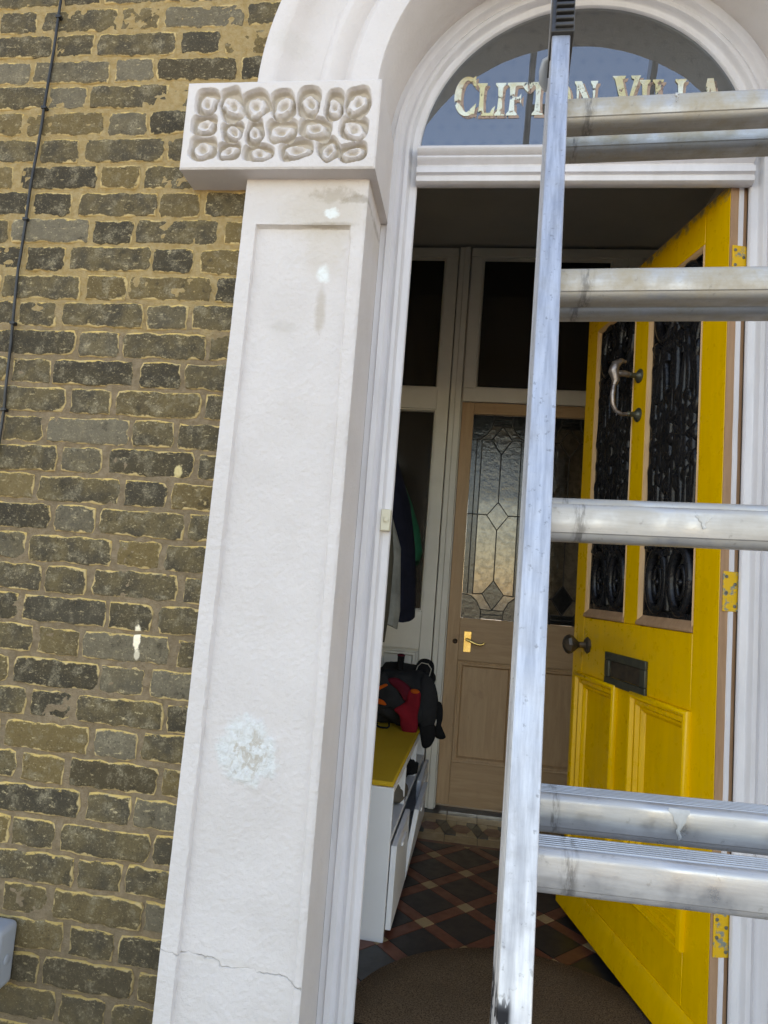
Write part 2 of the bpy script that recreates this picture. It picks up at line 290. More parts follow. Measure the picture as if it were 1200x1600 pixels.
    MAT['drip'] = paint('dried_white_paint', (.56, .55, .53), (.42, .41, .39), 40, .6, .4, 150); MAT['lead'] = paint('lead_came', (.035, .036, .038), (.06, .06, .06), 40, .5, .2, 200, metal=.4)
    MAT['pass'] = paint('passage_paint', (.50, .46, .39), (.44, .40, .34), 4, .8, .1, 150)
build_materials()

# ------------------------------------------------------------------ mesh helpers
class MB:
    def __init__(s): s.v = []; s.f = []; s.mi = []
    def add(s, vs, fs, mi=0):
        o = len(s.v); s.v += [tuple(map(float, v)) for v in vs]; s.f += [tuple(i + o for i in f) for f in fs]; s.mi += [mi] * len(fs); return s
    def box(s, a, b, mi=0):
        (x0, y0, z0), (x1, y1, z1) = a, b
        v = [(x0, y0, z0), (x1, y0, z0), (x1, y1, z0), (x0, y1, z0), (x0, y0, z1), (x1, y0, z1), (x1, y1, z1), (x0, y1, z1)]
        return s.add(v, [(0, 3, 2, 1), (4, 5, 6, 7), (0, 1, 5, 4), (1, 2, 6, 5), (2, 3, 7, 6), (3, 0, 4, 7)], mi)
    def prism(s, poly, mapf, a, b, mi=0):
        """poly: 2-D outline; mapf(p, q, t) -> xyz ; from t=a to t=b, capped"""
        n = len(poly); v = [mapf(p, q, a) for p, q in poly] + [mapf(p, q, b) for p, q in poly]
        f = [(i, (i + 1) % n, n + (i + 1) % n, n + i) for i in range(n)]
        tri = tessellate_polygon([[Vector((p, q, 0)) for p, q in poly]])
        f += [tuple(t) for t in tri] + [tuple(n + i for i in reversed(t)) for t in tri]
        return s.add(v, f, mi)
    def tube(s, pts, rad, n=8, mi=0, flat=None, cap=True):
        pts = [Vector(p) for p in pts]; rads = rad if isinstance(rad, (list, tuple)) else [rad] * len(pts)
        vs = []; prev = None
        for i, p in enumerate(pts):
            d = (pts[min(i + 1, len(pts) - 1)] - pts[max(i - 1, 0)]).normalized()
            if flat is not None: a = Vector(flat); b = d.cross(a).normalized()
            else:
                ref = prev if prev is not None else (Vector((0, 0, 1)) if abs(d.z) < .9 else Vector((1, 0, 0)))
                b = d.cross(ref).normalized(); a = b.cross(d).normalized(); prev = a
            for k in range(n):
                t = 2 * math.pi * k / n; vs.append(p + (a * math.cos(t) + b * math.sin(t)) * rads[i])
        fs = [(i * n + k, i * n + (k + 1) % n, (i + 1) * n + (k + 1) % n, (i + 1) * n + k) for i in range(len(pts) - 1) for k in range(n)]
        if cap: fs += [tuple(range(n - 1, -1, -1)), tuple((len(pts) - 1) * n + k for k in range(n))]
        return s.add(vs, fs, mi)
    def lathe(s, prof, o, ax, n=16, mi=0):
        """prof: (radius, along) pairs"""
        o = Vector(o); ax = Vector(ax).normalized(); a = ax.orthogonal().normalized(); b = ax.cross(a); vs = []
        for r, h in prof:
            for k in range(n):
                t = 2 * math.pi * k / n; vs.append(o + ax * h + (a * math.cos(t) + b * math.sin(t)) * max(r, 1e-5))
        m = len(prof); fs = [(i * n + k, i * n + (k + 1) % n, (i + 1) * n + (k + 1) % n, (i + 1) * n + k) for i in range(m - 1) for k in range(n)]
        return s.add(vs, fs + [tuple(range(n - 1, -1, -1)), tuple((m - 1) * n + k for k in range(n))], mi)
    def mesh(s, name, mats, smooth=None):
        me = bpy.data.meshes.new(name); me.from_pydata(s.v, [], s.f)
        for m in (mats if isinstance(mats, (list, tuple)) else [mats]): me.materials.append(MAT[m])
        me.polygons.foreach_set('material_index', s.mi); me.update()
        import bmesh
        b = bmesh.new(); b.from_mesh(me); bmesh.ops.recalc_face_normals(b, faces=b.faces); b.to_mesh(me); b.free()
        if smooth is not None:
            me.shade_smooth(); me.set_sharp_from_angle(angle=R(smooth))
        return me
def link(name, me, parent=None, loc=None, kind=None):
    o = bpy.data.objects.new(name, me); C.objects.link(o)
    if parent: o.parent = parent
    if loc: o.location = loc
    if kind: o['kind'] = kind
    return o
def part(name, mb, mats, parent=None, smooth=None, bevel=0, kind=None, seg=2, loc=None):
    o = link(name, mb.mesh(name, mats, smooth), parent, loc, kind)
    if bevel:
        m = o.modifiers.new('bevel', 'BEVEL'); m.width = bevel; m.segments = seg; m.limit_method = 'ANGLE'; m.angle_limit = R(35)
        for p in o.data.polygons: p.use_smooth = True
        o.data.set_sharp_from_angle(angle=R(60))
    return o
def tag(o, label, cat, group=None):
    o['label'] = label; o['category'] = cat
    if group: o['group'] = group
    return o
def thing(name, label, cat, loc=(0, 0, 0), rotz=0, group=None):
    o = bpy.data.objects.new(name, None); C.objects.link(o); o.location = loc; o.rotation_euler = (0, 0, rotz); o.empty_display_size = .1
    return tag(o, label, cat, group)
XY = lambda z0: (lambda p, q, t: (p, q, t))
YZX = lambda p, q, t: (t, p, q)       # outline in (y, z), extruded along x
XZY = lambda p, q, t: (p, t, q)       # outline in (x, z), extruded along y
def hfield(x0f, x1f, z0, z1, step, hf, yback, name, mats, parent, grime=None):
    """slab with a height-field front (facing -y); x limits may depend on z; hf(X, Z) -> y of the front"""
    nz = int((z1 - z0) / step) + 1; Z = np.linspace(z0, z1, nz); nx = int((x1f(z0) - x0f(z0)) / step) + 1
    T = np.linspace(0, 1, nx); X = np.array([[x0f(z) + (x1f(z) - x0f(z)) * t for t in T] for z in Z]); ZZ = np.repeat(Z[:, None], nx, 1)
    Y = hf(X, ZZ); V = np.stack([X, Y, ZZ], -1).reshape(-1, 3)
    ids = np.arange(nx * nz).reshape(nz, nx); F = np.stack([ids[:-1, :-1], ids[:-1, 1:], ids[1:, 1:], ids[1:, :-1]], -1).reshape(-1, 4)
    ring = list(ids[0, :]) + list(ids[1:, -1]) + list(ids[-1, -2::-1]) + list(ids[-2:0:-1, 0])
    nb = len(V); ym = float(V[:, 1].max()) + .004; m = len(ring); B = V[ring].copy(); B[:, 1] = ym; D = B.copy(); D[:, 1] = yback; V = np.vstack([V, B, D])
    side = [(ring[i], nb + i, nb + (i + 1) % m, ring[(i + 1) % m]) for i in range(m)] + [(nb + i, nb + m + i, nb + m + (i + 1) % m, nb + (i + 1) % m) for i in range(m)]
    mb = MB(); mb.v = [tuple(v) for v in V.tolist()]; mb.f = [tuple(f) for f in F.tolist()] + side; mb.mi = [0] * len(mb.f)
    o = part(name, mb, mats, parent, smooth=33)
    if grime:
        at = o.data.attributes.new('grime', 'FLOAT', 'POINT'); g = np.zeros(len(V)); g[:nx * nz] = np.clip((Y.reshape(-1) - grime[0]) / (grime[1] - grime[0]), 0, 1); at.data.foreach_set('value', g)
    return o
def vnoise(X, Z, scale, seed):
    """smooth value noise on arrays"""
    g = np.random.default_rng(seed).random((257, 257)); x = X * scale + 1000; z = Z * scale + 1000
    xi = np.floor(x).astype(int); zi = np.floor(z).astype(int); fx = x - xi; fz = z - zi
    fx = fx * fx * (3 - 2 * fx); fz = fz * fz * (3 - 2 * fz); a = g[xi % 257, zi % 257]; b = g[(xi + 1) % 257, zi % 257]; c = g[xi % 257, (zi + 1) % 257]; d = g[(xi + 1) % 257, (zi + 1) % 257]
    return (a * (1 - fx) + b * fx) * (1 - fz) + (c * (1 - fx) + d * fx) * fz - .5

XC, ZS = 1.2015, 2.285       # centre line of the doorway, springing of the arch

# ------------------------------------------------------------------ setting: ground, hall shell
mb = MB(); mb.box((-160, -160, -.6), (160, 160, -.3)); part('pavement', mb, 'pave', kind='structure')
mb = MB(); mb.box((.36, -.62, -.3), (2.03, .15, -.16)); mb.box((.45, -.30, -.162), (1.95, .3, -.012)); part('front_step', mb, 'stone', bevel=.008, kind='structure')
HL, HR, YP = .50, 1.95, 1.98      # hall left wall, right wall, partition plane
mb = MB(); mb.box((HL - .12, .28, -.3), (HL, 6.2, 3.2)); part('hall_wall', mb, 'wall_in', kind='structure')
mb = MB(); mb.box((HR, .28, -.3), (HR + .12, 6.2, 3.2)); part('hall_wall', mb, 'wall_in', kind='structure')
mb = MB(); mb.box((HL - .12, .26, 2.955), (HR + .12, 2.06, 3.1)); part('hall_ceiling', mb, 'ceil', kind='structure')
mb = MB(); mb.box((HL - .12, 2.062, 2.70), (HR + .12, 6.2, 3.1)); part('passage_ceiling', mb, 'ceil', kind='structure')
mb = MB(); mb.box((HL, 2.05, -.3), (HR, 6.2, -.004)); part('passage_floor', mb, 'pass', kind='structure')
mb = MB(); mb.box((HL - .12, 6.2, -.3), (HL + .35, 6.3, 3.1)); mb.box((HR - .2, 6.2, -.3), (HR + .12, 6.3, 3.1)); mb.box((HL + .35, 6.2, 2.1), (HR - .2, 6.3, 3.1)); part('passage_end_wall', mb, 'pass', kind='structure')  # unseen passage added behind the screen, far end open so daylight backs the glass

# ------------------------------------------------------------------ floor tiles
floor = MB().box((HL, .16, -.3), (HR, 2.05, -.005)).mesh('floor', 'grout'); floor = link('floor', floor, kind='structure')
def clip(poly, x0, x1, y0, y1):
    for ax, lim, sg in ((0, x0, 1), (0, x1, -1), (1, y0, 1), (1, y1, -1)):
        out = []
        for i in range(len(poly)):
            a, b = poly[i - 1], poly[i]; da, db = sg * (a[ax] - lim), sg * (b[ax] - lim)
            if (da >= 0) != (db >= 0):
                t = da / (da - db); out.append((a[0] + (b[0] - a[0]) * t, a[1] + (b[1] - a[1]) * t))
            if db >= 0: out.append(b)
        poly = out
        if len(poly) < 3: return None
    return poly
tile_cache = {}
def tile(poly, m, box=None):
    cx = sum(p[0] for p in poly) / len(poly); cy = sum(p[1] for p in poly) / len(poly)
    lp = [(p[0] - cx, p[1] - cy) for p in poly]; key = (m, tuple((round(a, 4), round(b, 4)) for a, b in lp))
    if box:
        q = clip(poly, *box)
        if q is None: return
        if len(q) != len(poly) or max(abs(a - c) + abs(b - d) for (a, b), (c, d) in zip(sorted(q), sorted(poly))) > 1e-6:
            lp = [(p[0] - cx, p[1] - cy) for p in q]; key = None
            a = .5 * abs(sum(lp[i - 1][0] * lp[i][1] - lp[i][0] * lp[i - 1][1] for i in range(len(lp))))
            if a < 8e-5: return
    if key is None or key not in tile_cache:
        mb = MB(); n = len(lp); ins = [(x * .985, y * .985) for x, y in lp]
        v = [(x, y, -.006) for x, y in lp] + [(x, y, -.0012) for x, y in lp] + [(x, y, 0) for x, y in ins]
        f = [(k * n + i, k * n + (i + 1) % n, (k + 1) * n + (i + 1) % n, (k + 1) * n + i) for k in (0, 1) for i in range(n)] + [tuple(2 * n + i for i in range(n))]
        mb.add(v, f); me = mb.mesh('tile', m)
        if key: tile_cache[key] = me
    else: me = tile_cache[key]
    link('tile', me, floor, (cx, cy, random.uniform(-.0006, .0006)))
def rect(c, e1, e2, a, b): return [(c[0] + e1[0] * s * a + e2[0] * t * b, c[1] + e1[1] * s * a + e2[1] * t * b) for s, t in ((-1, -1), (1, -1), (1, 1), (-1, 1))]
L0 = (.9015, 1.097); P = .2; k_ = math.sqrt(.5); E1, E2 = (k_ * .955, k_ * 1.03), (k_ * .955, -k_ * 1.03); g_ = .0011
FB = (HL + .001, HR - .001, .162, 1.515)
for i in range(-8, 9):
    for j in range(-8, 9):
        c = (L0[0] + P * (i * E1[0] + j * E2[0]), L0[1] + P * (i * E1[1] + j * E2[1]))
        if not (HL - .2 < c[0] < HR + .2 and -.1 < c[1] < 1.8): continue
        tile(rect(c, E1, E2, .025 - g_, .025 - g_), 't_buff', FB)
        tile(rect((c[0] + .1 * E1[0], c[1] + .1 * E1[1]), E1, E2, .075 - g_, .025 - g_), 't_red', FB)
        tile(rect((c[0] + .1 * E2[0], c[1] + .1 * E2[1]), E1, E2, .025 - g_, .075 - g_), 't_red', FB)
        tile(rect((c[0] + .1 * (E1[0] + E2[0]), c[1] + .1 * (E1[1] + E2[1])), E1, E2, .075 - g_, .075 - g_), 't_black', FB)
for x in np.arange(HL, HR - .01, .145):
    x1 = min(x + .145, HR - .001); X = (x + g_, x1 - g_)
    for y0, y1, m in ((1.517, 1.545, 't_red'), (1.547, 1.632, 't_buff'), (1.822, 1.90, 't_buff'), (1.902, 1.955, 't_black')):
        tile([(X[0], y0), (X[1], y0), (X[1], y1), (X[0], y1)], m)
    cx, cy = x + .0725, 1.727; h = .09
    if x1 - x < .14: continue
    hx = [(cx + .046 * math.cos(R(60 * k)), cy + .060 * math.sin(R(60 * k))) for k in range(6)]
    tile(hx, 't_red')
    for s in (-1, 1):
        tile([(cx + s * .047, cy), (cx + s * .0245, cy + .053), (cx + s * .0245, cy + h), (cx + s * .071, cy + h)][::s], 't_black' if s > 0 else 't_buff')
        tile([(cx + s * .047, cy), (cx + s * .071, cy - h), (cx + s * .0245, cy - h), (cx + s * .0245, cy - .053)][::s], 't_buff' if s > 0 else 't_black')
        tile([(cx + s * .0485, cy), (cx + s * .0715, cy + h - .008), (cx + s * .0715, cy - h + .008)][::s], 't_black' if (s > 0) else 't_black')
    tile([(cx - .023, cy + .0535), (cx + .023, cy + .0535), (cx + .023, cy + h), (cx - .023, cy + h)], 't_buff'); tile([(cx - .023, cy - h), (cx + .023, cy - h), (cx + .023, cy - .0535), (cx - .023, cy - .0535)], 't_buff')

# ------------------------------------------------------------------ brick wall
wall = thing('brick_wall', 'sooty brown and grey stock brick house front with ochre and brown mortar', 'wall')
mb = MB(); mb.box((-2.6, .016, -.3), (.676, .28, 3.4)); mb.box((1.727, .016, -.3), (5.0, .28, 3.4))
arc = [(XC + .523 * math.cos(R(a)), ZS + .523 * math.sin(R(a))) for a in range(180, -1, -6)]
arc[0] = (.676, ZS); arc[-1] = (1.727, ZS)
for (xa, za), (xb, zb) in zip(arc, arc[1:]):
    mb.add([(xa, .016, za), (xb, .016, zb), (xb, .016, 3.4), (xa, .016, 3.4), (xa, .28, za), (xb, .28, zb), (xb, .28, 3.4), (xa, .28, 3.4)],
           [(0, 1, 2, 3), (4, 7, 6, 5), (0, 4, 5, 1)])
mb.box((-2.6, .016, 3.4), (5.0, .28, 7.0)); mb.box((-2.6, .28, 6.85), (5.0, 5.0, 7.0))
part('wall_core', mb, 'mortar', wall)
def brick_mesh(w, h, seed):
    r = random.Random(seed); n_long, n_short = (9, 4) if w > .15 else (5, 4); pts = []
    def side(ax, ay, bx, by, n):
        for i in range(n): t = i / n; pts.append([ax + (bx - ax) * t, ay + (by - ay) * t])
    W, H = w / 2, h / 2
    side(-W, -H, W, -H, n_long); side(W, -H, W, H, n_short); side(W, H, -W, H, n_long); side(-W, H, -W, -H, n_short)
    for p in pts:
        cr = (abs(p[0]) / W) ** 6 * (abs(p[1]) / H) ** 6; k = 1 - .035 * cr
        p[0] = p[0] * k + r.uniform(-.003, .003); p[1] = p[1] * k + r.uniform(-.003, .003)
    n = len(pts); v = []; rim = []; top = []
    for inset, y in ((0, .013), (.0008, .0030), (.0030, .0006), (.010, 0)):
        for p in pts:
            sx = max(W - inset, .001) / W; sy = max(H - inset, .001) / H
            v.append((p[0] * sx, y + (r.uniform(-.0008, .0008) if y < .01 else 0), p[1] * sy)); rim.append({0: 0, .0008: .0, .0030: .35, .010: 1}[inset])
            top.append(1 - (1 - rim[-1]) * max(0, min(1, (p[1] / H - .6) / .4)))
    v.append((0, 0, 0)); rim.append(1); top.append(1); f = []
    for k in range(3): f += [(k * n + i, k * n + (i + 1) % n, (k + 1) * n + (i + 1) % n, (k + 1) * n + i) for i in range(n)]
    f += [(3 * n + i, 3 * n + (i + 1) % n, 4 * n) for i in range(n)]
    return v, f, rim, top
def finish_brick(name, v, f, rim, top):
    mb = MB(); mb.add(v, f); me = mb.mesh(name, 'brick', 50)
    for an, val in (('rim', rim), ('rimtop', top)):
        a = me.attributes.new(an, 'FLOAT', 'POINT'); a.data.foreach_set('value', val)
    return me
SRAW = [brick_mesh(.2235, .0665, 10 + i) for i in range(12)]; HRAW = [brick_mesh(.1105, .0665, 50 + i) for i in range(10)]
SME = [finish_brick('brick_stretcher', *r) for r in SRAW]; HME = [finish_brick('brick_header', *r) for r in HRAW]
PITCH, COURSE = .1783, .0755
stuff = MB(); srim = []; stop_ = []
for i in range(-9, 40):
    z = 2.56 - COURSE * i
    for k in range(-16, 28):
        head = (k + i) % 2 == 0; x = .009 + PITCH * k - .0007 * i
        hw = .053 if head else .11
        if x - hw > 2.6 or x + hw < -2.6 or z < -.28 or z > 3.2: continue
        if x + hw > .664 and x - hw < 1.739:      # behind the door surround: skip unless beyond the arch
            d = math.hypot(max(abs(x - XC) - hw, 0), z - ZS)
            if z < ZS + .02 or d < .79: continue
        dx, dz, ry = random.uniform(-.004, .004), random.uniform(-.002, .002), R(random.uniform(-.55, .55)); dy = random.uniform(-.0022, .0012)
        if -.56 < x < .5 and -.12 < z < 2.75:
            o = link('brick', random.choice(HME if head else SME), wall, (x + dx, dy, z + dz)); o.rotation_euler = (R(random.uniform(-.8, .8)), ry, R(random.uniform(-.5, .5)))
        else:
            v, f, a, b = random.choice(HRAW if head else SRAW); c_, s_ = math.cos(ry), math.sin(ry)
            stuff.add([(x + dx + p[0] * c_ + p[2] * s_, p[1] + dy, z + dz - p[0] * s_ + p[2] * c_) for p in v], f); srim += a; stop_ += b
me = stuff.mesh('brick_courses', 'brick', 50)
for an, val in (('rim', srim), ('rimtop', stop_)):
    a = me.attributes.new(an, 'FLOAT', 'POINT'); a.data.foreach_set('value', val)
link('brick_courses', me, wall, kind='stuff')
# mortar skin: proud and smeared above, raked back below
def mortar_y(X, Z):
    n = vnoise(X, Z, 20, 1) * .0044 + vnoise(X, Z, 70, 2) * .0030 + vnoise(X, Z, 160, 3) * .0014
    t = np.clip((Z + vnoise(X, Z, 5, 4) * .4 - 1.62) / .16, 0, 1)
    return .0030 * (1 - t) + .0022 * t + n
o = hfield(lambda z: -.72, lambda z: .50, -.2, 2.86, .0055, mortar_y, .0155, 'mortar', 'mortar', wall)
# cable with clips
cab = thing('cable', 'thin black cable running up the brick wall, held by small clips', 'cable')
cp = [(-.222, 2.95), (-.224, 2.62), (-.227, 2.43), (-.232, 2.263), (-.240, 2.063), (-.243, 1.849), (-.236, 1.641), (-.231, 1.487), (-.231, 1.387), (-.236, 1.1), (-.232, .7), (-.235, .3), (-.23, -.28)]
mb = MB(); pts = []
for (xa, za), (xb, zb) in zip(cp, cp[1:]):
    for t in np.linspace(0, 1, 6, endpoint=False): pts.append((xa + (xb - xa) * t, -.0068 + .001 * math.sin(za * 9 + t * 3), za + (zb - za) * t))
mb.tube(pts, .0036, 8); part('cable_sheath', mb, 'cable', cab, 60)
for z, x in ((2.565, -.2245), (2.30, -.231), (1.985, -.241), (1.70, -.238), (1.47, -.231), (1.0, -.235)):
    mb = MB(); mb.box((x - .0062, -.0125, z - .004), (x + .007, .004, z + .004)); mb.lathe([(.0026, 0), (.0026, .003), (.0005, .004)], (x + .0085, -.0085, z), (0, -1, 0), 8)
    part('cable_clip', mb, 'cable', cab, bevel=.0012)
# socket box low on the wall
sb = thing('socket_box', 'grey weatherproof outdoor socket box low on the brick wall', 'socket box')
mb = MB(); mb.box((-.165, -.075, .112), (-.015, -.003, .254)); part('box_body', mb, 'greyplastic', sb, bevel=.014, seg=4)
mb = MB(); mb.box((-.150, -.090, .137), (-.034, -.0755, .232)); part('box_cover', mb, 'blackplastic', sb, bevel=.006)
mb = MB(); mb.lathe([(.0105, 0), (.0105, .0015), (.0095, .0022)], (-.0148, -.036, .178), (1, 0, 0), 24); part('knockout', mb, 'greyplastic', sb, 40)

# ------------------------------------------------------------------ rendered door surround
sur = thing('door_surround', 'white painted rendered arch on panelled pilasters round the doorway', 'door surround')
def pil(X, Z):
    y = np.full_like(X, -.045); xl = .396 + (Z - .24) / 1.71 * .012; xr = .662 - (Z - .28) / 1.67 * .018
    ed = lambda d, w: np.clip(d / w + .5, 0, 1)
    wob = vnoise(X, Z, 45, 11) * .003
    inside = ed(X - xl + wob * .6, .003) * ed(xr - X + wob, .004) * ed(1.952 - Z + wob * .4, .004)
    rec = .0125 - .005 * ed(X - xr + .06, .08) * np.clip((1.5 - Z) / 1.2, 0, 1)
    y += inside * rec + vnoise(X, Z, 75, 12) * .0009 + vnoise(X, Z, 170, 13) * .0012 + vnoise(X, Z, 9, 14) * .0016
    # ragged arris on the doorway side, filler patch standing slightly proud
    y += np.clip((X - .672) / .008, 0, 1) ** 2 * (.003 + .006 * np.clip(vnoise(X, Z, 55, 15) + .15, 0, 1))
    d = np.hypot((X - .515) / .062, (Z - .69) / .066) + vnoise(X, Z, 26, 16) * .7
    y += -.0016 * np.clip((1.05 - d) / .2, 0, 1) + np.clip((1 - d) / .3, 0, 1) * vnoise(X, Z, 90, 17) * .0025
    return y
def pil_mirror(X, Z): return pil(2 * XC - X, Z)
xl_ = lambda z: .352 + .0102 * z; xr_ = lambda z: .680
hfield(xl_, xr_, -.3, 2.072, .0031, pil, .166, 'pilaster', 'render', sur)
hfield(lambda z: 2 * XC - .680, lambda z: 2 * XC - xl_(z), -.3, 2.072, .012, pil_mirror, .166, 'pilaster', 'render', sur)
# carved capital
CELLS = [(178, 170, 62, 64, 0), (315, 185, 57, 86, 18), (445, 180, 72, 70, 28), (587, 180, 62, 76, 14), (722, 165, 57, 74, 0), (852, 180, 46, 78, 0), (972, 165, 64, 74, 0),
         (170, 290, 67, 54, 0), (318, 320, 54, 50, 0), (438, 325, 44, 68, 0), (583, 315, 77, 62, 0), (750, 300, 80, 58, -16), (950, 300, 68, 60, -12),
         (160, 410, 70, 60, 0), (300, 420, 60, 48, 0), (458, 430, 78, 42, 0), (655, 415, 84, 50, 14), (822, 408, 50, 62, 30), (945, 425, 72, 45, 10)]
CX0, CX1, CZ0, CZ1 = .214, .700, 2.071, 2.298
def cellpos(x, y):
    xl = 80 - 45 * (y - 75) / 440; xr = 1095 - 40 * (y - 40) / 470; fx = (x - xl) / (xr - xl); yt = 75 - 35 * fx; yb = 515 - 5 * fx
    return CX0 + fx * (CX1 - CX0), CZ1 - (y - yt) / (yb - yt) * (CZ1 - CZ0)
def cap(X, Z):
    h = np.zeros_like(X); U = .00048; wx = vnoise(X, Z, 38, 21) * .007; wz = vnoise(X, Z, 38, 22) * .007
    for n, (cx, cy, a, b, ro_) in enumerate(CELLS):
        px, pz = cellpos(cx, cy); c_, s_ = math.cos(R(ro_)), math.sin(R(ro_)); dx, dz = X + wx - px, Z + wz - pz
        x, z = (dx * c_ + dz * s_) / (a * U * 1.05), (-dx * s_ + dz * c_) / (b * U * 1.09)
        d = (np.abs(x) ** 3.2 + np.abs(z) ** 3.2) ** (1 / 3.2)
        ph = n * 1.7; xi = x * math.cos(.5 * math.sin(ph)) + z * math.sin(.5 * math.sin(ph)) - .06 * math.cos(ph); zi = z + .09
        di = np.sqrt((xi / .76) ** 2 + (zi / .72) ** 2) + vnoise(X, Z, 110, 25 + n) * .24
        f = np.interp(d, [0, .84, .94, 1.06], [1, 1, .6, 0])
        ring = np.interp(di, [0, .20, .44, .64, .82, 1.0, 1.35], [.74, .64, .24, .12, .50, .97, 1.0])
        h = np.maximum(h, np.minimum(f, np.where(di < 1.3, ring, 1.0) * (d < 1.07)))
    return -.090 + h * .0205 + vnoise(X, Z, 80, 23) * .0010 + vnoise(X, Z, 8, 24) * .0012 + np.clip(.004 - np.minimum(np.minimum(X - CX0, CX1 - X), np.minimum(Z - CZ0, CZ1 - Z)), 0, 1) * .8
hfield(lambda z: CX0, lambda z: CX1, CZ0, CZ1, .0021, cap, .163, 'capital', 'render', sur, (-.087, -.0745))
hfield(lambda z: 2 * XC - CX1, lambda z: 2 * XC - CX0, CZ0, CZ1, .006, lambda X, Z: cap(2 * XC - X, Z), .163, 'capital', 'render', sur)
# archivolt
prof = [(.515, .166), (.515, -.040), (.518, -.045), (.578, -.047), (.586, -.043), (.592, -.034), (.600, -.026), (.606, -.024), (.622, -.036), (.640, -.047), (.656, -.046), (.666, -.036), (.672, -.022), (.700, -.014), (.730, -.016), (.755, -.030), (.770, -.052), (.778, -.058), (.812, -.060), (.820, -.055), (.820, .02)]
mb = MB(); NA = 96; n = len(prof); vs_ = []
for i in range(NA + 1):
    a = math.pi * (1 + .012) - i / NA * math.pi * 1.024
    for j, (r, y) in enumerate(prof):
        w = mn.noise((a * 6, r * 25, 3.1)) * .0016
        r += .005; vs_.append((XC + (r + w) * math.cos(a), y + w, ZS + (r + w) * math.sin(a)))
mb.add(vs_, [(i * n + j, i * n + j + 1, (i + 1) * n + j + 1, (i + 1) * n + j) for i in range(NA) for j in range(n - 1)])
part('archivolt', mb, 'render', sur, 50)

# ------------------------------------------------------------------ moulded door frame, transom, fanlight, lettering
fr = thing('door_frame', 'white gloss moulded door frame with transom and lettered fanlight', 'door frame')
FP = [(0, .166), (.015, .166), (.018, .158), (.031, .158), (.034, .163), (.036, .171), (.042, .176), (.048, .173), (.052, .167), (.062, .167), (.066, .174), (.068, .184), (.072, .187), (.085, .187), (.0875, .190), (.0875, .201), (.066, .202), (.066, .270), (0, .272)]
path = [('l', z) for z in np.linspace(-.012, ZS, 30)] + [('a', a) for a in np.linspace(180, 0, 73)[1:-1]] + [('r', z) for z in np.linspace(ZS, -.012, 30)]
mb = MB(); n = len(FP); vs_ = []
for kd, t in path:
    for k, (o_, y) in enumerate(FP):
        if kd == 'a': p = [XC + (.521 - o_) * math.cos(R(t)), y, ZS + (.521 - o_) * math.sin(R(t))]
        else: p = [XC - (.521 - o_) if kd == 'l' else XC + (.521 - o_), y, t]
        w = mn.noise((p[0] * 9, p[2] * 9, k * .7)) * .0009; p[1] += w; vs_.append(p)
mb.add(vs_, [(i * n + j, i * n + (j + 1) % n, (i + 1) * n + (j + 1) % n, (i + 1) * n + j) for i in range(len(path) - 1) for j in range(n)])
part('frame_moulding', mb, 'gloss', fr, 45)
TP = [(.172, 2.192), (.164, 2.196), (.162, 2.206), (.168, 2.209), (.168, 2.214), (.158, 2.217), (.158, 2.232), (.165, 2.235), (.172, 2.243), (.172, 2.247), (.160, 2.252), (.155, 2.258), (.157, 2.264), (.164, 2.267), (.150, 2.271), (.145, 2.279), (.148, 2.287), (.158, 2.293), (.195, 2.302), (.206, 2.302), (.206, 2.200), (.188, 2.192)]
mb = MB(); nx = 24; n = len(TP); xs = np.linspace(XC - .4345, XC + .4345, nx); vs_ = []
for x in xs:
    for k, (y, z) in enumerate(TP): w = mn.noise((x * 12, k * .9, 5)) * .0008; vs_.append((x, y + w, z + w))
mb.add(vs_, [(i * n + j, i * n + (j + 1) % n, (i + 1) * n + (j + 1) % n, (i + 1) * n + j) for i in range(nx - 1) for j in range(n)]); part('transom', mb, 'gloss', fr, 45)
mb = MB(); poly = [(XC + .447 * math.cos(R(a)), ZS + .447 * math.sin(R(a))) for a in range(0, 181, 4)]
mb.prism(poly, XZY, .1965, .2005); fan = part('fanlight_glass', mb, 'fan_glass', fr)
def stem(x0, w, t=.06, s=.07):     # upright with wedge serifs
    return [(x0 - s, 1), (x0 - s, .95), (x0, .86), (x0 + .02, .5), (x0, .14), (x0 - s, .05), (x0 - s, 0), (x0 + w + s, 0), (x0 + w + s, .05), (x0 + w, .14), (x0 + w - .02, .5), (x0 + w, .86), (x0 + w + s, .95), (x0 + w + s, 1)]
ring_ = lambda a0, a1, ro_, ri, cx, cz: [(cx + ro_[0] * math.cos(R(a)), cz + ro_[1] * math.sin(R(a))) for a in np.linspace(a0, a1, 22)] + [(cx + ri[0] * math.cos(R(a)), cz + ri[1] * math.sin(R(a))) for a in np.linspace(a1, a0, 22)]
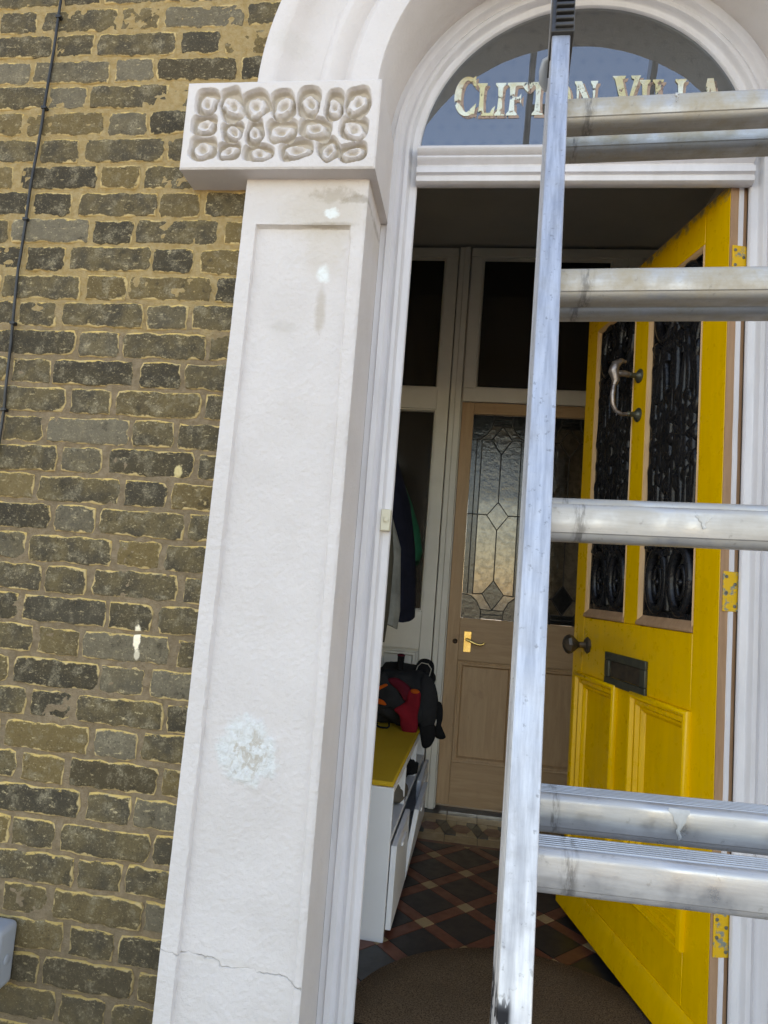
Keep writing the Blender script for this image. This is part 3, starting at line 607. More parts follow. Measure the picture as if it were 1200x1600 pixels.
GL = {'I': [stem(.07, .15)],
      'L': [stem(.07, .15), [(.2, 0), (.50, 0), (.54, .30), (.46, .22), (.40, .09), (.2, .09)]],
      'F': [stem(.07, .16), [(.2, 1), (.56, 1), (.58, .70), (.50, .78), (.42, .90), (.2, .90)], [(.2, .56), (.34, .56), (.40, .66), (.40, .34), (.34, .47), (.2, .47)]],
      'T': [stem(.20, .16), [(.02, 1), (.54, 1), (.57, .72), (.49, .80), (.42, .90), (.14, .90), (.07, .80), (-.01, .72)]],
      'C': [ring_(62, 298, (.30, .5), (.14, .40), .32, .5), [(.40, .92), (.50, 1.02), (.53, .68), (.46, .76), (.42, .86)], [(.42, .10), (.50, -.0), (.54, .32), (.47, .24), (.40, .16)]],
      'O': [ring_(90, 270, (.30, .5), (.13, .40), .30, .5), ring_(-90, 90, (.30, .5), (.13, .40), .30, .5)],
      'N': [stem(.06, .09, s=.05), stem(.50, .09, s=.05), [(.02, 1), (.20, 1), (.60, 0), (.48, 0)]],
      'V': [[(-.02, 1), (.30, 1), (.27, .92), (.22, .90), (.36, .30), (.50, .90), (.44, .93), (.42, 1), (.66, 1), (.62, .92), (.36, 0), (.26, 0), (.04, .92)]],
      'A': [[(.20, 1), (.36, 1), (.54, .08), (.60, 0), (.34, 0), (.38, .08), (.28, .72), (.14, .10), (.20, 0), (-.02, 0), (.05, .08)], [(.16, .36), (.42, .36), (.42, .27), (.14, .27)]]}
TXT = [('C', .851, .118, 1.0), ('L', .915, .097, 1), ('I', .966, .097, 1), ('F', .998, .097, 1), ('T', 1.055, .097, 1), ('O', 1.112, .097, 1), ('N', 1.178, .097, 1),
       ('V', 1.280, .110, 1), ('I', 1.349, .097, 1), ('L', 1.383, .097, 1), ('L', 1.441, .097, 1), ('A', 1.503, .097, 1)]
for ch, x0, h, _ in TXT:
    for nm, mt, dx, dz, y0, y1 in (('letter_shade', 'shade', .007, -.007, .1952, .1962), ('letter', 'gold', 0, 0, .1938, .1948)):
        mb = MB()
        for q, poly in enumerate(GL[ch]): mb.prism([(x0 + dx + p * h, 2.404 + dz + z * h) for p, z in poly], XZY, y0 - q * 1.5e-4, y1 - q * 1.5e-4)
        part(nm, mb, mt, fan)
# doorbell
db = thing('doorbell', 'small cream doorbell push on the left side of the door frame', 'doorbell')
mb = MB(); mb.box((.7435, .158, 1.237), (.7685, .188, 1.293)); part('bell_plate', mb, 'cream', db, bevel=.0025)
mb = MB(); mb.lathe([(.0088, 0), (.0088, .0012), (.0075, .0016), (.0070, .0006), (.0062, .0006), (.0058, .003), (.003, .0036)], (.758, .1578, 1.266), (0, -1, 0), 24); part('bell_button', mb, 'cream', db, 35)

# ------------------------------------------------------------------ yellow front door (local x along the leaf from the hinge, y outwards)
ang = math.atan2(1.09 - .2, 1.364 - 1.592)
fd = thing('front_door', 'yellow panelled front door standing open with two black grilled lights', 'door', (1.592, .2, 0), ang)
DW, DT, Z0, Z1 = .885, .045, .022, 2.208
def bar(name, x0, x1, z0, z1, mat='yellow', y0=-DT, y1=0, bev=.0022): 
    mb = MB(); mb.box((x0, y0, z0), (x1, y1, z1)); return part(name, mb, mat, fd, bevel=bev)
bar('stile', .002, .112, Z0, Z1); bar('stile', .800, DW, Z0, Z1)
bar('rail', .1125, .7995, 2.100, Z1); bar('rail', .1125, .7995, .836, 1.034); bar('rail', .1125, .7995, Z0, .250)
bar('muntin', .412, .497, 1.0345, 2.0995); bar('muntin', .416, .519, .2505, .8355)
bar('bare_edge', -.001, .0017, Z0, Z1, 'bare', -DT, -.0005, 0)
mb = MB(); nz = 60
for k in range(nz):
    za, zb = Z0 + (Z1 - Z0) * k / nz, Z0 + (Z1 - Z0) * (k + 1) / nz
    wa, wb = [.0011 * mn.noise((0, z * 14, 1)) for z in (za, zb)]
    mb.add([(-.0045, -.0335 + wa, za), (-.0045, -.0225 + wa, za), (-.0045, -.0225 + wb, zb), (-.0045, -.0335 + wb, zb), (-.0005, -.035 + wa, za), (-.0005, -.0215 + wa, za), (-.0005, -.0215 + wb, zb), (-.0005, -.035 + wb, zb)],
           [(0, 1, 2, 3), (0, 3, 7, 4), (1, 5, 6, 2)])
part('paint_strip', mb, 'gloss', fd, 50)
bar('bare_top', .002, DW, Z1 + .0003, Z1 + .003, 'bare', -DT, -.001, 0)
def mitre(name, x0, x1, z0, z1, prf, mat, parent=fd, sgn=1, yb=0):
    mb = MB(); n = len(prf); vs_ = []
    for cx, cz, sx, sz in ((x0, z0, 1, 1), (x1, z0, -1, 1), (x1, z1, -1, -1), (x0, z1, 1, -1)):
        for o_, y in prf: vs_.append((cx + sx * o_, yb + sgn * y, cz + sz * o_))
    mb.add(vs_, [(c * n + j, c * n + j + 1, ((c + 1) % 4) * n + j + 1, ((c + 1) % 4) * n + j) for c in range(4) for j in range(n - 1)])
    return part(name, mb, mat, parent, 40)
BOL = [(0, -.004), (0, .010), (.003, .015), (.009, .018), (.015, .016), (.019, .009), (.021, .005), (.027, .008), (.033, .007), (.037, .000), (.039, -.004), (.045, -.004), (.052, -.010), (.056, -.016), (.056, -.022)]
for x0, x1 in ((.105, .418), (.517, .832)):
    bar('panel', x0 + .02, x1 - .02, .262, .822, 'yellow', -.034, -.0155, 0)
    mitre('panel_moulding', x0, x1, .250, .836, BOL, 'yellow')
# weather board at the foot
mb = MB(); mb.prism([(.0003, .024), (.022, .024), (.022, .052), (.004, .118), (.0003, .120)], lambda p, q, t: (t, p, q), .004, DW - .004); part('weather_board', mb, 'yellow', fd, bevel=.003)
# glazed lights: beads, glass, cast grille
def spiral(cx, cz, r0_, r1_, a0, turns, n=22):
    return [(cx + (r0_ + (r1_ - r0_) * i / n) * math.cos(a0 + turns * 2 * math.pi * i / n), cz + (r0_ + (r1_ - r0_) * i / n) * math.sin(a0 + turns * 2 * math.pi * i / n)) for i in range(n + 1)]
def grille(xa, xb, za, zb):
    g = MB(); xc = (xa + xb) / 2; W = (xb - xa) / 2; y = -.016
    def T(pts, r, mir=True):
        g.tube([(xc + px * W, y, za + pz) for px, pz in pts], r, 8)
        if mir: g.tube([(xc - px * W, y, za + pz) for px, pz in pts], r, 8)
    def B(px, pz, r, mir=True):
        for s in ((1, -1) if mir and px else (1,)):
            g.lathe([(r * math.sin(R(a)), -r * math.cos(R(a)) * .8) for a in range(0, 181, 20)], (xc + s * px * W, y + .003, za + pz), (0, 1, 0), 12)
    def E(px, pz, ax, az, th=.011, rot=0):
        for s in ((1, -1) if px else (1,)):
            vs_ = []; c_, s_ = math.cos(R(rot * s)), math.sin(R(rot * s))
            for i in range(7):
                p = math.pi * i / 6
                for j in range(14):
                    t = 2 * math.pi * j / 14; ux, uz = ax * math.sin(p) * math.cos(t), az * math.sin(p) * math.sin(t)
                    vs_.append((xc + s * px * W + ux * c_ - uz * s_, y + .004 + th * math.cos(p), za + pz + ux * s_ + uz * c_))
            g.add(vs_, [(i * 14 + j, i * 14 + (j + 1) % 14, (i + 1) * 14 + (j + 1) % 14, (i + 1) * 14 + j) for i in range(6) for j in range(14)])
    ell = lambda cx, cz, ax, az, a0=0, a1=360, n=26: [(cx + ax * math.cos(R(a0 + (a1 - a0) * i / n)), cz + az * math.sin(R(a0 + (a1 - a0) * i / n))) for i in range(n + 1)]
    H = zb - za
    for s in (-1, 1): g.box((xc + s * W - .006, y - .008, za), (xc + s * W + .006, y + .006, zb))
    g.box((xa, y - .008, za), (xb, y + .006, za + .016)); g.box((xa, y - .008, zb - .016), (xb, y + .006, zb))
    for base, flip in ((0, 1), (H, -1)):
        Q = lambda pts: [(px, base + flip * pz) for px, pz in pts]
        T(Q(ell(.47, .105, .36, .088)), .0165); T(Q(ell(.47, .100, .15, .045)), .008); B(.47, base + flip * .1, .012)
        T(Q([(.0, .02), (.02, .07), (0, .12), (0, .20)]), .0135, False); B(0, base + flip * .215, .016, False)
        # heart of scrolls
        T(Q(spiral(.38, .345, .34, .10, R(-150), -.95)), .0155); T(Q([(.05, .235), (.30, .24), (.62, .27), (.74, .33), (.70, .39)]), .0145); B(.36, base + flip * .345, .013)
        for px, pz, ax, az, ro2 in ((.78, .215, .020, .030, 30), (.22, .215, .018, .030, -20), (.86, .285, .014, .036, 10), (.20, .385, .020, .034, 25), (.55, .405, .022, .030, -35), (.88, .44, .016, .034, 15), (.30, .50, .018, .034, 30), (.84, .515, .018, .030, -25), (.0, .255, .018, .026, 0)):
            E(px, base + flip * pz, ax, az, .012, ro2 * flip)
        T(Q([(.95, .20), (.80, .24), (.86, .33), (.93, .42)]), .0135)
        B(0, base + flip * .29, .017, False); B(0, base + flip * .325, .013, False); B(0, base + flip * .355, .0135, False)
        T(Q([(0, .36), (0, .42)]), .009, False)
        T(Q(spiral(.62, .455, .30, .07, R(160), 1.1)), .0145); B(.62, base + flip * .455, .012); T(Q([(.32, .46), (.20, .42), (.06, .41)]), .0135)
    zc = H / 2
    T(ell(0, zc, .40, .060), .0165, False); B(0, zc, .022, False); B(0, zc + .075, .016, False); B(0, zc - .075, .016, False)
    T([(.40, zc), (.62, zc), (.92, zc)], .0145); B(.66, zc, .015); B(.66, zc + .03, .0135); B(.66, zc - .03, .0135)
    return g
for x0, x1 in ((.112, .412), (.497, .800)):
    mb = MB(); mb.box((x0 + .004, -.030, 1.040), (x1 - .004, -.026, 2.095)); part('glass_pane', mb, 'door_glass', fd)
    part('iron_grille', grille(x0 + .018, x1 - .018, 1.066, 2.096), 'iron', fd, 60)
    mitre('glazing_bead', x0 + .0003, x1 - .0003, 1.0355, 2.0995, [(0, -.024), (0, -.003), (.004, .0015), (.010, -.002), (.016, -.012), (.016, -.026)], 'bead')
    mb = MB(); mb.prism([(-.024, 1.036), (.004, 1.036), (.006, 1.040), (.004, 1.047), (-.010, 1.066), (-.024, 1.067)], lambda p, q, t: (t, p, q), x0 + .001, x1 - .001); part('bare_sill', mb, 'bare', fd)
# furniture
lb = MB(); lb.add([], []); mb = MB()
mb.box((.333, .0003, .831), (.600, .010, .856)); mb.box((.333, .0003, .909), (.600, .010, .934)); mb.box((.333, .0003, .8563), (.365, .010, .9087)); mb.box((.568, .0003, .8563), (.600, .010, .9087))
lp = part('letterbox', mb, 'tarnish', fd, bevel=.0022); mb = MB(); mb.box((.3655, .0003, .8568), (.5675, .0045, .9082)); part('letterbox_flap', mb, 'bronze', lp, bevel=.0015)
mb = MB(); mb.lathe([(.029, 0), (.029, .004), (.022, .009), (.012, .012), (.010, .034), (.019, .044), (.031, .058), (.034, .070), (.030, .080), (.018, .087), (.004, .092)], (.757, .0003, .938), (0, 1, 0), 8); part('door_knob', mb, 'bronze', fd)
mb = MB(); mb.lathe([(.013, 0), (.013, .003), (.010, .005), (.004, .005)], (.853, .0003, .690), (0, 1, 0), 18); part('keyhole_cover', mb, 'yellow', fd, 40)
hd = MB()
for z in (1.825, 1.697): hd.lathe([(.023, 0), (.023, .003), (.019, .006), (.017, .005), (.013, .011), (.009, .014), (.0075, .030), (.010, .034), (.0075, .038)], (.456, .0003, z), (0, 1, 0), 20)
ph = part('pull_handle', hd, 'tarnish', fd, 45)
mb = MB(); gp = [(.456, .036, 1.697), (.456, .056, 1.693), (.456, .076, 1.702), (.456, .087, 1.722), (.456, .090, 1.752), (.456, .086, 1.785)]
mb.tube(gp, [.006, .0065, .0065, .0075, .008, .0075], 12)
mb.tube([(.456, .086, 1.785), (.456, .080, 1.802), (.456, .090, 1.830), (.456, .084, 1.853), (.456, .064, 1.868), (.456, .048, 1.866)], [.0085, .012, .0165, .0145, .009, .004], 14)
mb.tube([(.456, .036, 1.825), (.456, .052, 1.826), (.456, .078, 1.826)], [.0085, .011, .010], 12); part('handle_grip', mb, 'pewter', ph, 50)
for z in (1.990, 1.148, .345):
    mb = MB(); mb.box((-.0055, -.0445, z - .049), (-.0012, -.006, z + .049)); h_ = part('hinge', mb, 'yellow_worn', fd, bevel=.001)
    mb = MB()
    for k in range(5): mb.lathe([(.0065, 0), (.0065, .0185)], (-.006, -.0505, z - .049 + k * .0197), (0, 0, 1), 12)
    mb.box((-.012, -.066, z - .049), (-.008, -.050, z + .049)); part('hinge_knuckle', mb, 'steel', h_, 40)
    for k, (yy, dz) in enumerate(((-.013, .036), (-.036, .018), (-.013, -.004), (-.036, -.036))):
        mb = MB(); mb.lathe([(.0042, 0), (.0042, .0012), (.002, .0016)], (-.0056, yy, z + dz), (-1, 0, 0), 12); part('screw', mb, 'steel', h_)

# ------------------------------------------------------------------ glazed partition and pine inner door
pt = thing('glazed_partition', 'white painted glazed screen across the hall behind the coats', 'partition')
def pbar(name, x0, x1, z0, z1, y0=YP, y1=YP + .07, mat='inwhite', bev=.003, parent=pt):
    mb = MB(); mb.box((x0, y0, z0), (x1, y1, z1)); return part(name, mb, mat, parent, bevel=bev)
pbar('post', .737, .8015, 0, 2.885); pbar('post', .808, .834, 0, 2.93, YP - .018); pbar('post', .8345, .8655, 0, 2.93, YP - .026); pbar('post', .866, .872, 0, 2.085, YP - .008)
pbar('top_rail', HL + .002, .8015, 2.886, 2.935); pbar('top_rail', .8725, HR - .002, 2.886, 2.935, YP - .004)
pbar('rail', HL + .002, .7365, 2.036, 2.150); pbar('rail', HL + .002, .7365, .770, .966); pbar('rail', HL + .002, .7365, .0, .12)
pbar('rail', .8725, 1.690, 2.085, 2.158); pbar('post', .8725, .932, 2.1585, 2.8855); pbar('post', 1.617, 1.690, 2.1585, 2.8855)
pbar('post', 1.6905, 1.760, 0, 2.8855, YP - .02); pbar('panel', 1.7605, HR - .002, 0, 2.8855, YP + .01)
pbar('panel', HL + .002, .736, .121, .769, YP + .022, YP + .05)
mitre('panel_moulding', HL + .03, .728, .13, .762, [(0, .0), (0, .012), (.006, .016), (.012, .010), (.02, .012), (.028, -.002)], 'inwhite', pt, -1, YP + .012)
for x0, x1, z0, z1 in ((HL + .002, .7365, 2.151, 2.8855), (HL + .002, .7365, .967, 2.0355), (.9325, 1.6165, 2.1585, 2.8855)):
    pbar('glass_pane', x0, x1, z0, z1, YP + .030, YP + .035, 'dark_glass', 0)
    mitre('glazing_bead', x0, x1, z0, z1, [(0, .029), (0, .008), (.006, .006), (.012, .020), (.012, .029)], 'inwhite', pt, 1, YP)
pbar('light_stop', .79, .8735, 0, 2.93, YP + .071, YP + .085); pbar('light_stop', .8735, 1.70, 2.07, 2.10, YP + .071, YP + .085); pbar('light_stop', .8735, .90, 0, 2.07, YP + .071, YP + .085)  # added unseen strips that stop passage light leaking between the posts
ind = thing('inner_door', 'stripped pine inner door with two leaded glass lights', 'door')
DY = YP + .012
def ibar(name, x0, x1, z0, z1, mat='pine', y0=DY, y1=DY + .042, bev=.002): return pbar(name, x0, x1, z0, z1, y0, y1, mat, bev, ind)
ibar('stile', .8735, .936, .020, 2.082); ibar('stile', 1.600, 1.6885, .020, 2.082)
ibar('rail', .9363, 1.5997, 2.022, 2.082, 'pine_h'); ibar('rail', .9363, 1.5997, .735, .950, 'pine_h'); ibar('rail', .9363, 1.5997, .020, .228, 'pine_h')
ibar('muntin', 1.250, 1.286, .9503, 2.0217); ibar('muntin', 1.225, 1.310, .2283, .7347)
for x0, x1 in ((.9363, 1.2247), (1.3103, 1.5997)):
    ibar('panel', x0, x1, .2283, .7347, 'pine', DY + .018, DY + .030, 0)
    mitre('panel_moulding', x0, x1, .2283, .7347, [(0, -.003), (.004, -.006), (.010, -.004), (.014, .002), (.022, .002), (.030, .012), (.030, .018)], 'pine', ind, 1, DY)
def leaded(x0, x1):
    """leaded light measured from its own centre line; zoom units of .00127 m"""
    xc = (x0 + x1) / 2; s = (x1 - x0) / 2 / 170; top = 2.020; k = (top - .951) / (1290 - 165)
    X = lambda u: xc + (u - 375) * s
    Zf = lambda v: top - (v - 165) * k
    yg = DY + .020
    ibar('leaded_glass', x0 + .001, x1 - .001, .952, 2.021, 'lead_glass', yg, yg + .004, 0)
    def pane(poly, m='lead_dark'):
        mb = MB(); mb.prism([(X(u), Zf(v)) for u, v in poly], XZY, yg - .003, yg - .0005); part('leaded_pane', mb, m, ind)
    def came(pts, w=.0028):
        mb = MB(); mb.tube([(X(u), yg - .004, Zf(v)) for u, v in pts], w, 6); part('lead_came', mb, 'lead', ind, 60)
    for sg in (-1, 1):
        m = lambda u: 375 + sg * u
        pane([(m(170), 305), (m(112), 305), (m(112), 1160), (m(170), 1160)])
        pane([(m(170), 165), (m(52), 165), (m(58), 215), (m(85), 262), (m(122), 300), (m(170), 303)])
        pane([(m(170), 1290), (m(60), 1290), (m(64), 1240), (m(90), 1195), (m(122), 1172), (m(170), 1163)])
        came([(m(141), 305), (m(141), 1160)]); came([(m(112), 305), (m(112), 1160)])
        came([(m(52), 165), (m(52), 200), (m(62), 235), (m(85), 270), (m(122), 300), (m(170), 304)]); came([(m(60), 1290), (m(62), 1245), (m(88), 1195), (m(122), 1168), (m(170), 1162)])
        came([(m(0), 225), (m(58), 303), (m(0), 385)]); came([(m(58), 303), (m(112), 303)])
        came([(m(0), 650), (m(60), 725), (m(0), 805)]); came([(m(60), 722), (m(170), 722)])
        came([(m(0), 1080), (m(60), 1155), (m(0), 1240)]); came([(m(60), 1155), (m(112), 1158)])
    for v in (188, 206, 225): came([(323, v), (427, v)])
    for v in (1240, 1265): came([(313, v), (437, v)])
    came([(375, 385), (375, 650)]); came([(375, 805), (375, 1080)])
    pane([(323, 166), (427, 166), (427, 224), (323, 224)]); pane([(313, 1241), (437, 1241), (437, 1289), (313, 1289)]); pane([(375, 1082), (433, 1155), (375, 1238), (317, 1155)])
leaded(.9365, 1.2495); leaded(1.2865, 1.5995)
mb = MB(); mb.box((.960, DY - .006, .778), (.999, DY - .0004, .884)); hp = part('handle_plate', mb, 'brass', ind, bevel=.002)
mb = MB(); mb.lathe([(.010, 0), (.010, .012), (.007, .016), (.007, .045)], (.978, DY - .006, .842), (0, -1, 0), 14)
mb.tube([(.974, DY - .046, .843), (.995, DY - .048, .838), (1.02, DY - .048, .827), (1.045, DY - .047, .823), (1.060, DY - .046, .829), (1.068, DY - .046, .837)], [.007, .0075, .0065, .006, .006, .004], 10); part('lever', mb, 'brass', hp, 50)
mb = MB(); mb.lathe([(.013, 0), (.013, .004), (.009, .007), (.006, .018), (.003, .02)], (.917, DY - .0004, .829), (0, -1, 0), 16); part('lock_cylinder', mb, 'bronze', ind, 40)

# ------------------------------------------------------------------ doormat
mb = MB(); out = [(1.175 + .46 * math.cos(R(a)), .215 + .465 * math.sin(R(a))) for a in range(0, 181, 5)]
n = len(out); rings = []
for f_, z in ((1.0, .001), (1.0, .010), (.985, .015), (.8, .016), (.5, .016)): rings.append([(1.175 + (x - 1.175) * f_, .215 + (y - .215) * f_, z + .0012 * mn.noise((x * 40, y * 40, f_))) for x, y in out])
vs_ = [p for r_ in rings for p in r_]; fs_ = [(k * n + i, k * n + i + 1, (k + 1) * n + i + 1, (k + 1) * n + i) for k in range(4) for i in range(n - 1)]
c0 = len(vs_); vs_.append((1.175, .215, .016)); fs_ += [(4 * n + i, 4 * n + i + 1, c0) for i in range(n - 1)]
for k in range(4): fs_.append((k * n, (k + 1) * n, (k + 1) * n + n - 1, k * n + n - 1)) if k < 1 else None
mb.add(vs_, fs_); mat_o = part('doormat', mb, 'coir', None, 40); tag(mat_o, 'brown half-round coir doormat inside the open front door', 'doormat')

# ------------------------------------------------------------------ bench cabinet along the left wall
BA = R(-1.3)
bn = thing('shoe_bench', 'white shoe bench with open cubbies and tip-out fronts', 'bench', (.785, .634, 0), BA)    # local -x towards the wall, y along the hall
BL, BD, BH = 1.16, .26, .462
def cbar(name, a, b, mat='cabwhite', bev=.0018, parent=bn): mb = MB(); mb.box(a, b); return part(name, mb, mat, parent, bevel=bev)
cbar('end_panel', (-BD, 0, 0), (0, .018, BH)); cbar('end_panel', (-BD, BL - .018, 0), (0, BL, BH)); cbar('seat_board', (-BD, .0183, BH - .018), (0, BL - .0183, BH))
cbar('back_panel', (-BD, .0183, .02), (-BD + .01, BL - .0183, BH - .0183)); cbar('shelf', (-BD + .0103, .0183, .285), (-.002, BL - .0183, .300)); cbar('bottom_board', (-BD + .0103, .0183, .02), (-.02, BL - .0183, .036))
for k in (1, 2): cbar('divider', (-BD + .0103, BL * k / 3 - .008, .3003), (-.004, BL * k / 3 + .008, BH - .0183))
for k in range(3):
    y0, y1 = .021 + k * (BL - .04) / 3, .021 + (k + 1) * (BL - .04) / 3 - .004
    mb = MB(); t = (.001, .034, .006)[k]
    mb.prism([(.001, .03), (.019, .03), (.019 + t, .282), (.001 + t, .282)], lambda p, q, tt: (p, tt, q), y0, y1); fl = part('tip_out_front', mb, 'cabwhite', bn, bevel=.0015)
    mb = MB(); mb.box((.0195 + t * .8, (y0 + y1) / 2 - .05, .235), (.026 + t * .8, (y0 + y1) / 2 + .05, .250)); part('finger_pull', mb, 'cabwhite', fl, bevel=.002)
cu = cbar('seat_pad', (-BD + .004, .004, BH + .0005), (-.002, BL - .004, BH + .017), 'mustard', .006, None); cu.location = (.785, .634, 0); cu.rotation_euler = (0, 0, BA)
tag(cu, 'mustard yellow felt seat pad lying on the white bench', 'seat pad')
# soft things
def blobmesh(c, rad, exp=2.6, seed=0, amp=.02, nu=28, nv=18, bottom=None, nf=6):
    mb = MB(); vs_ = []
    for i in range(nv + 1):
        p = -math.pi / 2 + math.pi * i / nv
        for j in range(nu):
            t = 2 * math.pi * j / nu; f_ = lambda w: math.copysign(abs(w) ** (2 / exp), w)
            d = Vector((f_(math.cos(p)) * f_(math.cos(t)), f_(math.cos(p)) * f_(math.sin(t)), f_(math.sin(p))))
            k = 1 + amp / min(rad) * mn.noise((d.x * nf / 3 + seed, d.y * nf / 3, d.z * nf / 3)) * 1.6
            q = [c[a] + rad[a] * d[a] * k for a in range(3)]
            if bottom is not None: q[2] = max(q[2], bottom)
            vs_.append(q)
    mb.add(vs_, [(i * nu + j, i * nu + (j + 1) % nu, (i + 1) * nu + (j + 1) % nu, (i + 1) * nu + j) for i in range(nv) for j in range(nu)]); return mb
def puffy(outline, y, th, tilt=0, wr=.004, seed=0):
    """soft flat thing: outline in (x, z), filled on both sides, thickness th towards -y"""
    cx = sum(p[0] for p in outline) / len(outline); cz = sum(p[1] for p in outline) / len(outline); P_ = []
    for i in range(len(outline)):
        p0, p1, p2, p3 = (outline[(i + k) % len(outline)] for k in (-1, 0, 1, 2))
        for t in (0, .33, .67): P_.append(tuple(.5 * (2 * p1[a] + (p2[a] - p0[a]) * t + (2 * p0[a] - 5 * p1[a] + 4 * p2[a] - p3[a]) * t * t + (3 * p1[a] - p0[a] - 3 * p2[a] + p3[a]) * t ** 3) for a in (0, 1)))
    n = len(P_); mb = MB(); vs_ = []; lv = [(1, 0), (.93, .55), (.8, .85), (.5, 1), (.25, 1)]
    for sg in (-1, 1):
        for f_, h in lv:
            for x, z in P_:
                X, Z = cx + (x - cx) * f_, cz + (z - cz) * f_
                vs_.append((X, y + sg * th / 2 * h + tilt * (Z - cz) + wr * mn.noise((X * 28 + seed, Z * 28, sg)), Z))
        vs_.append((cx, y + sg * th / 2, cz))
    m = len(lv); fs_ = []
    for s in (0, 1):
        b = s * (m * n + 1)
        fs_ += [(b + k * n + i, b + k * n + (i + 1) % n, b + (k + 1) * n + (i + 1) % n, b + (k + 1) * n + i) for k in range(m - 1) for i in range(n)] + [(b + (m - 1) * n + i, b + (m - 1) * n + (i + 1) % n, b + m * n) for i in range(n)]
    b = m * n + 1; fs_ += [(i, (i + 1) % n, b + (i + 1) % n, b + i) for i in range(n)]
    mb.add(vs_, fs_); return mb
# world positions for the pile seen from the door: image outline -> plane y, worked out beforehand
SX, SZ = .000341, -.000345          # metres per unit at y = 1.45
W0 = lambda u, v, y=1.45: (.611 + (u - 90) * SX + (870 - v) * .000016, .453 + (870 - v) * .000517 * 1.0)
ZT = BH + .018
bag = thing('sports_bag', 'black sports bag with orange panels heaped on the bench end', 'bag')
part('bag_body', blobmesh((.700, 1.60, ZT + .115), (.145, .17, .128), 3.4, 2, .018, 40, 24, ZT + .001), 'charcoal', bag, 60)
part('bag_flap', puffy([(.575, ZT + .06), (.575, .66), (.625, .715), (.65, .70), (.735, .60), (.72, .55), (.66, .565)], 1.418, .03, -.10, .008), 'charcoal', bag, 60)
part('orange_panel', puffy([(.585, .632), (.640, .668), (.655, .662), (.620, .640), (.600, .615), (.585, .612)], 1.398, .008, -.10, .002), 'orange', bag, 60)
part('orange_panel', puffy([(.590, .598), (.625, .604), (.648, .592), (.652, .578), (.60, .585)], 1.396, .008, -.10, .002), 'orange', bag, 60)
mb = MB(); mb.tube([(.618, 1.43, .482 + .012), (.618, 1.415, .487), (.635, 1.40, .4845), (.665, 1.40, .4845), (.672, 1.415, .488), (.668, 1.44, .496)], .004, 8); part('bag_strap', mb, 'blackcloth', bag, 60)
part('bag_pocket', puffy([(.795, .50), (.79, .70), (.842, .695), (.872, .61), (.86, .50)], 1.47, .06, 0, .006, 4), 'charcoal', bag, 60)
tag(part('maroon_scarf', puffy([(.655, .69), (.70, .695), (.76, .655), (.77, .61), (.735, .60), (.705, .64), (.665, .67)], 1.405, .03, -.05, .010, 2), 'maroon', None, 60), 'crumpled maroon cloth lying over the top of the black bag', 'cloth')
sk = thing('sock', 'crimson knitted sock with orange cuff lying on the bag front', 'sock')
part('sock_body', puffy([(.755, .655), (.795, .652), (.800, .605), (.792, .55), (.797, .51), (.790, .478), (.765, .468), (.738, .474), (.722, .503), (.716, .54), (.690, .565), (.716, .585), (.738, .605), (.745, .635)], 1.392, .024, -.04, .005, 5), 'redcloth', sk, 60)
part('sock_cuff', puffy([(.756, .656), (.776, .660), (.794, .653), (.790, .643), (.772, .640), (.758, .645)], 1.388, .020, 0, .001), 'orange', sk, 60)
tag(part('sock', puffy([(.800, .51), (.845, .515), (.868, .50), (.870, .455), (.855, .418), (.835, .405), (.818, .408), (.808, .44)], 1.46, .022, 0, .005, 8), 'blackcloth', None, 60), 'black sock hanging straight over the bench edge, left of its pair', 'sock')
tag(part('sock', puffy([(.855, .595), (.880, .598), (.893, .575), (.896, .53), (.890, .49), (.902, .465), (.915, .452), (.900, .440), (.872, .444), (.862, .47), (.870, .51), (.862, .55)], 1.50, .022, 0, .004, 9), 'blackcloth', None, 60), 'black sock with its toe pointing right against the pine door', 'sock')
rk = thing('racket', 'black taped racket handle with red cap poking out of the bag', 'racket')
mb = MB(); mb.tube([(.684, 1.56, .66), (.688, 1.545, .72), (.690, 1.54, .777)], [.0135, .0135, .0165], 8); part('grip', mb, 'blackcloth', rk, 40)
mb = MB(); mb.lathe([(.0175, 0), (.0178, .006), (.012, .009)], (.690, 1.54, .7772), (0, -.05, 1), 8); part('grip_cap', mb, 'maroon', rk, 40)
cs = thing('shoulder_pouch', 'black rounded pouch with pale piping standing behind the crimson sock', 'pouch')
part('pouch_body', puffy([(.725, .66), (.745, .71), (.765, .755), (.79, .768), (.822, .762), (.838, .74), (.838, .69), (.83, .64), (.78, .63)], 1.60, .06, .05, .004, 3), 'blackcloth', cs, 60)
mb = MB(); mb.tube([(.752, 1.565, .69), (.766, 1.567, .735), (.782, 1.57, .752), (.812, 1.57, .748), (.828, 1.57, .728), (.822, 1.567, .70), (.812, 1.563, .675)], .0022, 6); part('pouch_piping', mb, 'piping', cs, 60)
tag(part('flat_cap', blobmesh((.735, 1.045, .338), (.055, .085, .048), 2.2, 4, .01, 24, 14, .3015), 'greycap', None, 60), 'grey felt cap stuffed in the bench cubby', 'cap')
tag(part('glove', blobmesh((.745, 1.38, .352), (.045, .075, .062), 2.0, 9, .03, 24, 14, .3015), 'blackcloth', None, 60), 'black knitted glove bundled in the bench cubby beyond the grey cap', 'glove')

